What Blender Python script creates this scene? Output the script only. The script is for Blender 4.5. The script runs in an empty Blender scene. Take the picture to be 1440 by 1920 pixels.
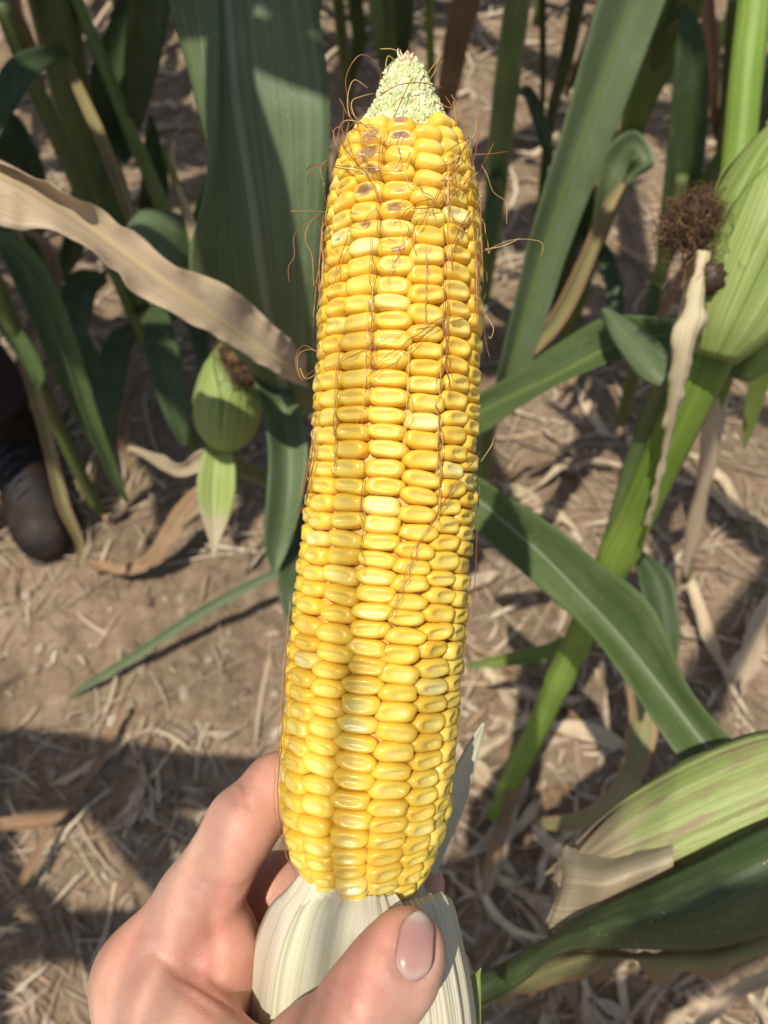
import bpy, bmesh, math, random
import numpy as np
from mathutils import Vector, Matrix

random.seed(7)
RNG = np.random.default_rng(7)
SC = bpy.context.scene
COL = SC.collection
rad = math.radians

# ------------------------------------------------------------------ camera, light, exposure
F = 1386.0                      # focal length in photograph pixels (1440 x 1920)
CAMH = 1.15
PITCH = rad(28.0)               # away from straight down
CAM = np.array([0.0, 0.0, CAMH])
FW = np.array([0.0, math.sin(PITCH), -math.cos(PITCH)])
UP = np.array([0.0, math.cos(PITCH), math.sin(PITCH)])
RT = np.array([1.0, 0.0, 0.0])
cam = bpy.data.cameras.new("camera")
camo = bpy.data.objects.new("camera", cam)
COL.objects.link(camo)
camo.location = CAM
camo.rotation_euler = (PITCH, 0, 0)
cam.sensor_fit = 'VERTICAL'
cam.sensor_height = 36.0
cam.sensor_width = 27.0
cam.lens = F / 1920.0 * 36.0
cam.clip_start = 0.01
cam.clip_end = 400.0
cam.dof.use_dof = True
cam.dof.focus_distance = 0.184
cam.dof.aperture_fstop = cam.lens / 1.75
SC.camera = camo

SUN = np.array([-0.22, -0.15, 0.96])
SUN = SUN / np.linalg.norm(SUN)
sun = bpy.data.lights.new("sun", 'SUN')
sun.energy = 4.6
sun.angle = rad(0.53)
sun.color = (1.0, 0.945, 0.83)
suno = bpy.data.objects.new("sun", sun)
COL.objects.link(suno)
suno.location = (0, 0, 6)
suno.rotation_euler = Vector(SUN).to_track_quat('Z', 'Y').to_euler()
world = bpy.data.worlds.new("World")
SC.world = world
world.use_nodes = True
wn = world.node_tree
sky = wn.nodes.new('ShaderNodeTexSky')
sky.sky_type = 'NISHITA'
sky.sun_disc = False
sky.dust_density = 2.0
sky.ozone_density = 0.6
sky.sun_elevation = math.asin(SUN[2])
sky.sun_rotation = math.atan2(SUN[0], SUN[1])
bg = wn.nodes['Background']
bg.inputs['Strength'].default_value = 0.105
wn.links.new(sky.outputs['Color'], bg.inputs['Color'])
SC.view_settings.view_transform = 'Standard'
SC.view_settings.look = 'None'
SC.view_settings.gamma = 1.0
SC.view_settings.use_curve_mapping = False
SC.view_settings.exposure = 0.10
SC.render.engine = 'CYCLES'
SC.cycles.use_denoising = True
SC.cycles.max_bounces = 8
SC.cycles.transparent_max_bounces = 8


# ------------------------------------------------------------------ helpers
def V(px, py, d):
    """world point seen at photograph pixel (px, py), d metres along the camera axis"""
    return CAM + d * (FW + RT * ((px - 720.0) / F) + UP * ((960.0 - py) / F))


def G(px, py, z=0.0):
    r = FW + RT * ((px - 720.0) / F) + UP * ((960.0 - py) / F)
    return CAM + r * ((z - CAMH) / r[2])


def project(p):
    q = np.asarray(p) - CAM
    d = q @ FW
    return 720 + (q @ RT) / d * F, 960 - (q @ UP) / d * F, d


def link(o, parent=None):
    COL.objects.link(o)
    if parent is not None:
        o.parent = parent
        o.matrix_parent_inverse = Matrix.Translation(parent.location).inverted() if parent.parent is None and parent.type == 'EMPTY' else Matrix.Identity(4)
    return o


def mesh(name, verts, faces, mat=None, parent=None, uv=None, smooth=True):
    me = bpy.data.meshes.new(name)
    me.from_pydata([tuple(map(float, v)) for v in verts], [], [tuple(int(i) for i in f) for f in faces])
    if smooth:
        me.polygons.foreach_set("use_smooth", [True] * len(me.polygons))
    if uv is not None:
        uvl = me.uv_layers.new(name="UVMap")
        li = np.empty(len(me.loops), dtype=np.int32)
        me.loops.foreach_get("vertex_index", li)
        uvl.data.foreach_set("uv", np.asarray(uv, dtype=np.float32)[li].ravel())
    if mat is not None:
        me.materials.append(mat)
    me.update()
    o = bpy.data.objects.new(name, me)
    return link(o, parent)


def empty(name, loc, label, cat, group=None):
    o = bpy.data.objects.new(name, None)
    o.location = tuple(map(float, loc))
    o.empty_display_size = 0.02
    COL.objects.link(o)
    tag(o, label, cat, group)
    return o


def tag(o, label, cat, group=None):
    o["label"] = label
    o["category"] = cat
    if group:
        o["group"] = group
    return o


def catmull(P, n):
    """resample an array of control rows to n rows with a Catmull-Rom spline"""
    P = np.asarray(P, float)
    k = len(P)
    if k == 2:
        t = np.linspace(0, 1, n)[(...,) + (None,) * (P.ndim - 1)]
        return P[0] * (1 - t) + P[1] * t
    Q = np.concatenate([[2 * P[0] - P[1]], P, [2 * P[-1] - P[-2]]])
    t = np.linspace(0, k - 1, n)
    i = np.minimum(t.astype(int), k - 2)
    f = (t - i)[(...,) + (None,) * (P.ndim - 1)]
    a, b, c, d = Q[i], Q[i + 1], Q[i + 2], Q[i + 3]
    return 0.5 * (2 * b + (c - a) * f + (2 * a - 5 * b + 4 * c - d) * f ** 2 + (3 * b - a - 3 * c + d) * f ** 3)


class Noise2:
    def __init__(self, seed, n=256):
        self.n = n
        self.t = np.random.default_rng(seed).random((n, n))

    def __call__(self, x, y):
        x = np.asarray(x, float); y = np.asarray(y, float)
        xi = np.floor(x).astype(int); yi = np.floor(y).astype(int)
        fx = x - xi; fy = y - yi
        fx = fx * fx * (3 - 2 * fx); fy = fy * fy * (3 - 2 * fy)
        n = self.n
        a = self.t[xi % n, yi % n]; b = self.t[(xi + 1) % n, yi % n]
        c = self.t[xi % n, (yi + 1) % n]; d = self.t[(xi + 1) % n, (yi + 1) % n]
        return (a * (1 - fx) + b * fx) * (1 - fy) + (c * (1 - fx) + d * fx) * fy - 0.5


NZ = Noise2(3)
NZ2 = Noise2(11)


def grid_faces(nr, nc, wrap=False):
    f = []
    for i in range(nr - 1):
        for j in range(nc if wrap else nc - 1):
            j2 = (j + 1) % nc
            f.append((i * nc + j, i * nc + j2, (i + 1) * nc + j2, (i + 1) * nc + j))
    return f


def nrm(v):
    v = np.asarray(v, float)
    l = np.linalg.norm(v, axis=-1, keepdims=True)
    return v / np.maximum(l, 1e-12)


def tube_data(pts, radii, sides=8, caps=True):
    pts = np.asarray(pts, float)
    n = len(pts)
    radii = np.broadcast_to(np.asarray(radii, float), (n,))
    T = nrm(np.gradient(pts, axis=0))
    ref = np.array([0.0, 0.0, 1.0]) if abs(T[0][2]) < 0.9 else np.array([1.0, 0.0, 0.0])
    A = nrm(np.cross(T[0], ref))
    verts, uv = [], []
    for i in range(n):
        A = nrm(A - T[i] * (A @ T[i]))
        B = np.cross(T[i], A)
        for j in range(sides):
            a = 2 * math.pi * j / sides
            verts.append(pts[i] + radii[i] * (math.cos(a) * A + math.sin(a) * B))
            uv.append((j / sides, i / max(1, n - 1)))
    faces = grid_faces(n, sides, True)
    if caps:
        faces.append(tuple(range(sides))[::-1])
        faces.append(tuple((n - 1) * sides + j for j in range(sides)))
    return verts, faces, uv


def tube(name, pts, radii, mat, parent=None, sides=10):
    v, f, uv = tube_data(pts, radii, sides)
    return mesh(name, v, f, mat, parent, uv)


def solid(o, t, offset=0.0):
    m = o.modifiers.new("thickness", 'SOLIDIFY')
    m.thickness = t
    m.offset = offset
    m.use_rim = True
    return o


class Nodes:
    """small wrapper that makes node trees short to write"""
    def __init__(self, name):
        self.m = bpy.data.materials.new(name)
        self.m.use_nodes = True
        self.t = self.m.node_tree
        self.b = self.t.nodes['Principled BSDF']
        self.out = self.t.nodes['Material Output']

    def n(self, typ, **kw):
        nd = self.t.nodes.new(typ)
        for k, v in kw.items():
            if k.startswith('_'):
                setattr(nd, k[1:], v)
            else:
                s = nd.inputs[int(k[1:])] if k[0] == 'i' and k[1:].isdigit() else nd.inputs[k.replace('_', ' ')]
                self.put(s, v)
        return nd

    def put(self, sock, v):
        if isinstance(v, bpy.types.NodeSocket):
            self.t.links.new(v, sock)
        elif isinstance(v, bpy.types.Node):
            self.t.links.new(v.outputs[0], sock)
        else:
            if isinstance(v, tuple) and len(v) == 3 and sock.type == 'RGBA':
                v = v + (1.0,)
            sock.default_value = v

    def mix(self, fac, a, b, mode='MIX'):
        nd = self.t.nodes.new('ShaderNodeMix')
        nd.data_type = 'RGBA'
        nd.blend_type = mode
        self.put(nd.inputs[0], fac); self.put(nd.inputs[6], a); self.put(nd.inputs[7], b)
        return nd.outputs[2]

    def math(self, op, a, b=0.0, c=0.0, clamp=False):
        nd = self.t.nodes.new('ShaderNodeMath')
        nd.operation = op
        nd.use_clamp = clamp
        self.put(nd.inputs[0], a); self.put(nd.inputs[1], b); self.put(nd.inputs[2], c)
        return nd.outputs[0]

    def ramp(self, fac, stops):
        nd = self.t.nodes.new('ShaderNodeValToRGB')
        e = nd.color_ramp.elements
        while len(e) < len(stops):
            e.new(0.5)
        for el, (p, c) in zip(e, stops):
            el.position = p
            el.color = (c + (1.0,)) if isinstance(c, tuple) else (c, c, c, 1.0)
        self.put(nd.inputs[0], fac)
        return nd.outputs[0]

    def noise(self, vec, scale, detail=3.0, rough=0.55):
        nd = self.n('ShaderNodeTexNoise', Scale=scale, Detail=detail, Roughness=rough)
        if vec is not None:
            self.put(nd.inputs['Vector'], vec)
        return nd.outputs[0]

    def mapping(self, vec, scale):
        nd = self.n('ShaderNodeMapping')
        self.put(nd.inputs['Vector'], vec)
        nd.inputs['Scale'].default_value = scale
        return nd.outputs[0]

    def bump(self, h, strength=0.3, dist=0.001):
        nd = self.n('ShaderNodeBump', Strength=strength, Distance=dist, Height=h)
        self.put(self.b.inputs['Normal'], nd.outputs[0])
        return nd.outputs[0]

    def coord(self, which):
        return self.n('ShaderNodeTexCoord').outputs[which]

    def set(self, **kw):
        for k, v in kw.items():
            self.put(self.b.inputs[k.replace('_', ' ')], v)
        return self


def ribbon_mat(name, stops, streak=0.5, rough=0.5, spec=0.4, trans=0.25, tcol=None, edge=None, blotch=None, ribs=46.0, bump=0.5, tip=None, speck=False):
    """leaf-like material on UVs: u across the blade, v along it in metres"""
    N = Nodes(name)
    uv = N.coord('UV')
    sx = N.n('ShaderNodeSeparateXYZ', Vector=uv)
    u = sx.outputs[0]
    veins = N.noise(N.mapping(uv, (ribs, 3.0, 1.0)), 1.0, 2.0)
    fine = N.noise(N.mapping(uv, (ribs * 3.2, 9.0, 1.0)), 1.0, 2.0)
    big = N.noise(N.coord('Object'), 14.0, 4.0)
    f = N.math('ADD', N.math('MULTIPLY', veins, streak), N.math('MULTIPLY', big, 1.0 - streak))
    f = N.math('ADD', N.math('MULTIPLY', N.math('SUBTRACT', f, 0.5), 1.9), 0.5, clamp=True)
    c = N.ramp(f, stops)
    if blotch:
        bl = N.noise(N.mapping(uv, (3.0, 9.0, 1.0)), 2.2, 5.0, 0.65)
        c = N.mix(N.ramp(bl, [(blotch[1], 0.0), (blotch[1] + 0.12, 1.0)]), c, blotch[0])
    if speck:
        vs_ = N.n('ShaderNodeTexVoronoi', Scale=330.0, Vector=N.coord('Object'))
        vr = N.noise(N.coord('Object'), 45.0, 2.0)
        sp_ = N.math('MULTIPLY', N.ramp(vs_.outputs[0], [(0.10, 1.0), (0.22, 0.0)]), N.ramp(vr, [(0.55, 0.0), (0.62, 0.8)]))
        c = N.mix(sp_, c, (0.42, 0.36, 0.20))
        du_ = N.noise(N.mapping(uv, (5.0, 30.0, 1.0)), 1.0, 5.0, 0.7)
        c = N.mix(N.ramp(du_, [(0.50, 0.0), (0.75, 0.35)]), c, (0.24, 0.24, 0.15))
    if edge:
        e = N.math('ABSOLUTE', N.math('SUBTRACT', u, 0.5))
        e = N.math('ADD', e, N.math('MULTIPLY', N.noise(N.coord('Object'), 60.0, 3.0), 0.12))
        c = N.mix(N.ramp(e, [(edge[1], 0.0), (min(0.999, edge[1] + 0.05), 1.0)]), c, edge[0])
    if tip:
        tv = N.math('ADD', sx.outputs[1], N.math('MULTIPLY', N.math('SUBTRACT', N.noise(N.mapping(uv, (9.0, 6.0, 1.0)), 1.0, 4.0), 0.5), 0.09))
        c = N.mix(N.ramp(tv, [(tip[1], 0.0), (tip[2], 1.0)]), c, N.ramp(f, tip[0]))
    h = N.math('ADD', N.math('MULTIPLY', veins, 0.7), N.math('MULTIPLY', fine, 0.3))
    nb = N.bump(h, bump, 0.0006)
    N.set(Base_Color=c, Roughness=N.math('ADD', rough, N.math('MULTIPLY', big, 0.12)))
    N.b.inputs['Specular IOR Level'].default_value = spec
    if trans > 0:
        tr = N.n('ShaderNodeBsdfTranslucent', Normal=nb)
        N.put(tr.inputs['Color'], N.mix(0.65, c, tcol or (0.30, 0.42, 0.06)))
        mx = N.n('ShaderNodeMixShader', Fac=trans)
        N.t.links.new(N.b.outputs[0], mx.inputs[1])
        N.t.links.new(tr.outputs[0], mx.inputs[2])
        N.t.links.new(mx.outputs[0], N.out.inputs['Surface'])
    return N.m


M = {}
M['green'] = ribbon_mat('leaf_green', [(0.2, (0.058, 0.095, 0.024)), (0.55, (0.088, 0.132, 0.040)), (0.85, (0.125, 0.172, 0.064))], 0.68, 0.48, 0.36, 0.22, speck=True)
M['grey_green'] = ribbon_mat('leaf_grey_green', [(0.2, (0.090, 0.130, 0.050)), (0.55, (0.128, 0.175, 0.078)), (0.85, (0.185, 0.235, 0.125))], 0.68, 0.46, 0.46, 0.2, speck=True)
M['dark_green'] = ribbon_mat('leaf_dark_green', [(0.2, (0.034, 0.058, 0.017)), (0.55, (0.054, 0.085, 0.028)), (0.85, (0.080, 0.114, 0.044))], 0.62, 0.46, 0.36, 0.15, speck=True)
M['yellow_green'] = ribbon_mat('leaf_yellow_green', [(0.2, (0.13, 0.19, 0.035)), (0.55, (0.19, 0.25, 0.055)), (0.85, (0.28, 0.31, 0.085))], 0.6, 0.45, 0.45, 0.3,
                               (0.42, 0.45, 0.08), blotch=((0.38, 0.33, 0.13), 0.62))
M['tan'] = ribbon_mat('leaf_dry_tan', [(0.15, (0.46, 0.34, 0.20)), (0.5, (0.64, 0.50, 0.33)), (0.85, (0.76, 0.63, 0.45))], 0.6, 0.62, 0.25, 0.2, (0.6, 0.42, 0.2),
                      blotch=((0.36, 0.20, 0.11), 0.60), bump=0.9)
M['dry_half'] = ribbon_mat('leaf_half_dry', [(0.2, (0.15, 0.17, 0.06)), (0.5, (0.26, 0.23, 0.10)), (0.85, (0.40, 0.31, 0.16))], 0.6, 0.55, 0.3, 0.2, (0.4, 0.36, 0.1),
                           edge=((0.36, 0.22, 0.11), 0.40))
M['brown'] = ribbon_mat('leaf_dry_brown', [(0.15, (0.17, 0.095, 0.050)), (0.5, (0.30, 0.19, 0.105)), (0.85, (0.46, 0.32, 0.19))], 0.55, 0.7, 0.2, 0.15, (0.5, 0.3, 0.1))
M['straw'] = ribbon_mat('straw_pale', [(0.15, (0.22, 0.155, 0.10)), (0.5, (0.38, 0.29, 0.20)), (0.85, (0.56, 0.47, 0.36))], 0.5, 0.75, 0.2, 0.0)
M['midrib'] = ribbon_mat('leaf_midrib', [(0.2, (0.20, 0.23, 0.13)), (0.6, (0.27, 0.29, 0.18)), (0.9, (0.34, 0.35, 0.24))], 0.6, 0.45, 0.4, 0.2, ribs=14)
M['midrib_cream'] = ribbon_mat('leaf_midrib_cream', [(0.2, (0.55, 0.43, 0.20)), (0.6, (0.66, 0.54, 0.28)), (0.9, (0.74, 0.64, 0.38))], 0.6, 0.5, 0.4, 0.1, (0.6, 0.5, 0.2), ribs=14)
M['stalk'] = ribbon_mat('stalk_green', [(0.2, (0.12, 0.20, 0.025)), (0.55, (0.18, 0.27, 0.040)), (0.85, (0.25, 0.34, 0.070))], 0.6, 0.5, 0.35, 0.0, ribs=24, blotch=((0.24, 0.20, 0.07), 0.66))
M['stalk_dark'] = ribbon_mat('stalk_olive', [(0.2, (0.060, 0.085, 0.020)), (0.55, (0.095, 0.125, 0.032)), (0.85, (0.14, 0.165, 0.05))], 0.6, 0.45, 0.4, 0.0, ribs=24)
M['sheath'] = ribbon_mat('sheath_green', [(0.2, (0.11, 0.17, 0.05)), (0.55, (0.17, 0.24, 0.085)), (0.85, (0.24, 0.31, 0.12))], 0.6, 0.45, 0.4, 0.1, ribs=30)
M['ear_husk'] = ribbon_mat('green_husk', [(0.2, (0.15, 0.22, 0.045)), (0.5, (0.28, 0.36, 0.095)), (0.85, (0.48, 0.51, 0.22))], 0.75, 0.45, 0.4, 0.15, (0.45, 0.5, 0.12), ribs=34)
M['ear_husk_streaked'] = ribbon_mat('streaked_husk', [(0.2, (0.20, 0.28, 0.07)), (0.5, (0.31, 0.38, 0.12)), (0.85, (0.46, 0.50, 0.22))], 0.7, 0.5, 0.4, 0.15, (0.45, 0.5, 0.12), ribs=30,
                                    blotch=((0.30, 0.235, 0.125), 0.50), tip=([(0.2, (0.20, 0.15, 0.09)), (0.5, (0.34, 0.27, 0.17)), (0.85, (0.50, 0.42, 0.29))], .088, .112))
M['withered'] = ribbon_mat('withered_husk', [(0.2, (0.22, 0.17, 0.10)), (0.5, (0.38, 0.31, 0.20)), (0.85, (0.54, 0.47, 0.33))], 0.65, 0.7, 0.2, 0.12, (0.4, 0.3, 0.15))
M['husk_tip'] = ribbon_mat('husk_brown_tip', [(0.2, (0.17, 0.25, 0.05)), (0.5, (0.30, 0.37, 0.10)), (0.85, (0.50, 0.52, 0.24))], 0.75, 0.5, 0.35, 0.15, (0.45, 0.5, 0.12), ribs=16, bump=0.9, tip=([(0.2, (0.30, 0.22, 0.13)), (0.5, (0.46, 0.36, 0.24)), (0.85, (0.62, 0.52, 0.38))], .055, .075))
M['withered_pale'] = ribbon_mat('sheath_dry', [(0.2, (0.42, 0.38, 0.20)), (0.5, (0.62, 0.51, 0.33)), (0.85, (0.74, 0.63, 0.45))], 0.65, 0.65, 0.2, 0.12, (0.5, 0.42, 0.15), blotch=((0.36, 0.38, 0.12), 0.57), ribs=14)
M['husk_pale'] = ribbon_mat('husk_pale', [(0.15, (0.70, 0.64, 0.43)), (0.45, (0.79, 0.73, 0.55)), (0.85, (0.84, 0.79, 0.66))], 0.6, 0.33, 0.5, 0.18, (0.75, 0.72, 0.42), ribs=64, bump=0.7)
M['husk_greenish'] = ribbon_mat('husk_greenish', [(0.15, (0.62, 0.62, 0.36)), (0.45, (0.72, 0.69, 0.48)), (0.85, (0.79, 0.76, 0.60))], 0.75, 0.38, 0.45, 0.2, (0.6, 0.66, 0.3), ribs=40, bump=0.55)


# ------------------------------------------------------------------ ribbons (leaves, husks, straw)
def loft_data(stations, n, cross, wave=0.0, seed=0, ragged=0.0, wfreq=18.0, raw_uv=False):
    """stations: rows of k world points across; returns verts, faces, uv, centre line"""
    S = np.asarray(stations, float)
    S = catmull(S, n)                                   # n x k x 3
    S = np.transpose(catmull(np.transpose(S, (1, 0, 2)), cross), (1, 0, 2)) if S.shape[1] != cross else S
    mid = S[:, cross // 2]
    seg = np.linalg.norm(np.diff(mid, axis=0), axis=1)
    vlen = np.concatenate([[0], np.cumsum(seg)])
    du = np.gradient(S, axis=1); dv = np.gradient(S, axis=0)
    nor = nrm(np.cross(du, dv))
    u = np.linspace(-1, 1, cross)
    if wave:
        for side in (-1, 1):
            w = NZ(vlen * wfreq + 17.3 * seed, np.full(n, 3.1 * side + seed)) * 2
            w = w + NZ(vlen * wfreq * 2.7 + 7 * seed, np.full(n, 9.1 * side + seed)) * 0.8
            m = np.clip(u * side, 0, 1) ** 2
            S = S + nor * (w[:, None] * m[None, :] * wave)[..., None]
    if ragged:
        uu = S[:, -1] - S[:, 0]
        for side in (-1, 1):
            w = np.maximum(0, NZ2(vlen * 95 + 31 * seed, np.full(n, side * 5.0 + seed))) * 2
            m = np.clip(u * side, 0, 1) ** 3
            S = S - side * uu[:, None, :] * (w[:, None] * m[None, :] * ragged)[..., None]
    uv = np.stack([np.broadcast_to((u * 0.5 + 0.5)[None, :], (n, cross)), np.broadcast_to(vlen[:, None], (n, cross))], -1)
    if not raw_uv:
        uv = uv + np.array([0, seed * 0.37])
    return S, nor, uv.reshape(-1, 2), vlen


def loft(name, stations, mat, parent=None, n=48, cross=11, wave=0.0, seed=0, ragged=0.0, thick=0.0004, rib=None, rib_w=0.0022, wfreq=18.0, rib_range=(0.0, 1.0), rib_side=1, raw_uv=False):
    S, nor, uv, vlen = loft_data(stations, n, cross, wave, seed, ragged, wfreq, raw_uv)
    o = mesh(name, S.reshape(-1, 3), grid_faces(n, cross), mat, parent, uv)
    solid(o, thick)
    if rib is not None:
        c = cross // 2
        i0, i1 = int(rib_range[0] * (n - 1)), int(rib_range[1] * (n - 1)) + 1
        mid = S[i0:i1, c]; nn = nor[i0:i1, c]
        side = nrm(S[i0:i1, c + 1] - S[i0:i1, c - 1])
        w = rib_w * np.linspace(1.0, 0.45, len(mid))
        half = np.linalg.norm(S[i0:i1, -1] - S[i0:i1, 0], axis=1) * 0.5
        w = np.minimum(w, half * 0.3)
        # choose the face that looks at the camera / the sky
        sgn = np.sign((nn * nrm(CAM - mid)).sum(1)) * rib_side
        sgn = np.where(sgn == 0, 1, sgn)
        nn = nn * sgn[:, None]
        prof = [(-1.0, -0.05), (-0.6, 0.30), (0.0, 0.42), (0.6, 0.30), (1.0, -0.05)]
        rows = np.stack([mid + side * (a * w)[:, None] + nn * (b * w)[:, None] for a, b in prof], 1)
        # let the rib follow the blade under its edges
        r = mesh("midrib", rows.reshape(-1, 3), grid_faces(len(mid), len(prof)), rib, o,
                 np.stack([np.tile(np.linspace(0, 1, 5), len(mid)), np.repeat(vlen[i0:i1], 5)], -1))
        solid(r, 0.0003)
    return o


def px_stations(rows):
    return [[V(*p) for p in r] for r in rows]


def strip(name, pts, mat, parent=None, fold=0.35, tilt=0.0, n=36, **kw):
    """blade from centre pixels: pts = (px, py, depth, halfwidth px)"""
    P = np.asarray(pts, float)
    T = np.gradient(P[:, :2], axis=0)
    T = nrm(T)
    rows = []
    for (x, y, d, hw), t in zip(P, T):
        nx, ny = -t[1], t[0]
        m = d / F * hw
        rows.append([V(x - nx * hw, y - ny * hw, d - tilt * m), V(x, y, d + fold * m), V(x + nx * hw, y + ny * hw, d + tilt * m)])
    return loft(name, rows, mat, parent, n=n, cross=kw.pop('cross', 7), **kw)


def world_strip(name, pts, mat, parent=None, side=None, fold=0.3, n=24, cross=5, **kw):
    """blade from world points: rows (x, y, z, halfwidth m); side = across direction"""
    P = np.asarray(pts, float)
    T = nrm(np.gradient(P[:, :3], axis=0))
    rows = []
    for p, t in zip(P, T):
        s = nrm(np.cross(t, [0, 0, 1.0])) if side is None else nrm(np.asarray(side, float))
        nn = np.cross(s, t)
        if nn[2] < 0:
            nn = -nn
        rows.append([p[:3] - s * p[3] + nn * p[3] * fold, p[:3], p[:3] + s * p[3] + nn * p[3] * fold])
    return loft(name, rows, mat, parent, n=n, cross=cross, **kw)


# ------------------------------------------------------------------ ground
def build_ground():
    fx = np.arange(-1.3, 1.3001, 0.0085); fy = np.arange(-0.25, 2.35, 0.0085)
    def outer(a, b):
        g = np.geomspace(0.03, 60, 34)
        return np.concatenate([(a - g)[::-1], np.array([])]), b + g
    lo, hi = outer(fx[0], fx[-1]); X = np.concatenate([lo, fx, hi])
    lo, hi = outer(fy[0], fy[-1]); Y = np.concatenate([lo, fy, hi])
    XX, YY = np.meshgrid(X, Y)
    Z = 0.030 * NZ(XX * 3.1, YY * 3.1) + 0.022 * NZ2(XX * 8, YY * 8) + 0.014 * NZ(XX * 21 + 5, YY * 21)
    cl = np.abs(NZ2(XX * 34, YY * 34 + 9))
    Z = Z + 0.014 * cl + 0.006 * NZ(XX * 75, YY * 75)
    fade = np.clip(1.6 - np.maximum(np.abs(XX) / 1.6, np.abs(YY - 1) / 1.6), 0.25, 1)
    Z = Z * fade
    v = np.stack([XX, YY, Z], -1).reshape(-1, 3)
    N = Nodes('dry_soil')
    p = N.coord('Object')
    n1 = N.noise(p, 4.0, 6.0, 0.6); n2 = N.noise(p, 38.0, 6.0, 0.7); n3 = N.noise(p, 240.0, 4.0, 0.7)
    f = N.math('ADD', N.math('MULTIPLY', n1, 0.35), N.math('ADD', N.math('MULTIPLY', n2, 0.4), N.math('MULTIPLY', n3, 0.25)))
    c = N.ramp(f, [(0.30, (0.085, 0.056, 0.033)), (0.44, (0.215, 0.150, 0.094)), (0.55, (0.345, 0.250, 0.162)), (0.68, (0.50, 0.385, 0.268))])
    vor = N.n('ShaderNodeTexVoronoi', _feature='DISTANCE_TO_EDGE', Scale=13.0)
    N.put(vor.inputs['Vector'], N.n('ShaderNodeMixRGB', Fac=0.24, Color1=p, Color2=N.n('ShaderNodeTexNoise', Vector=p, Scale=9.0).outputs[1]).outputs[0])
    crack = N.ramp(vor.outputs[0], [(0.0, 0.0), (0.035, 1.0)])
    c = N.mix(N.math('MULTIPLY', N.math('MULTIPLY', N.math('SUBTRACT', 1.0, crack), N.ramp(n1, [(0.45, 0.0), (0.65, 1.0)])), 0.45), c, (0.07, 0.048, 0.032))
    h = N.math('ADD', N.math('MULTIPLY', n2, 0.6), N.math('ADD', N.math('MULTIPLY', n3, 0.3), N.math('MULTIPLY', crack, 0.15)))
    N.bump(h, 1.0, 0.016)
    N.set(Base_Color=c, Roughness=0.95)
    N.b.inputs['Specular IOR Level'].default_value = 0.15
    o = mesh("ground", v, grid_faces(len(Y), len(X)), N.m)
    o["kind"] = "structure"


def _gz(x, y):
    z = 0.030 * NZ(x * 3.1, y * 3.1) + 0.022 * NZ2(x * 8, y * 8) + 0.014 * NZ(x * 21 + 5, y * 21)
    return z + 0.014 * np.abs(NZ2(x * 34, y * 34 + 9)) + 0.006 * NZ(x * 75, y * 75)


_gx = np.arange(-2.2, 2.2, .006); _gy = np.arange(-.8, 3.2, .006)
_GZ = _gz(*np.meshgrid(_gx, _gy, indexing='ij'))


def gz(x, y):
    i = int(min(max((float(x) + 2.2) / .006 + .5, 0), len(_gx) - 1)); j = int(min(max((float(y) + .8) / .006 + .5, 0), len(_gy) - 1))
    return float(_GZ[i, j])


build_ground()


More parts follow.
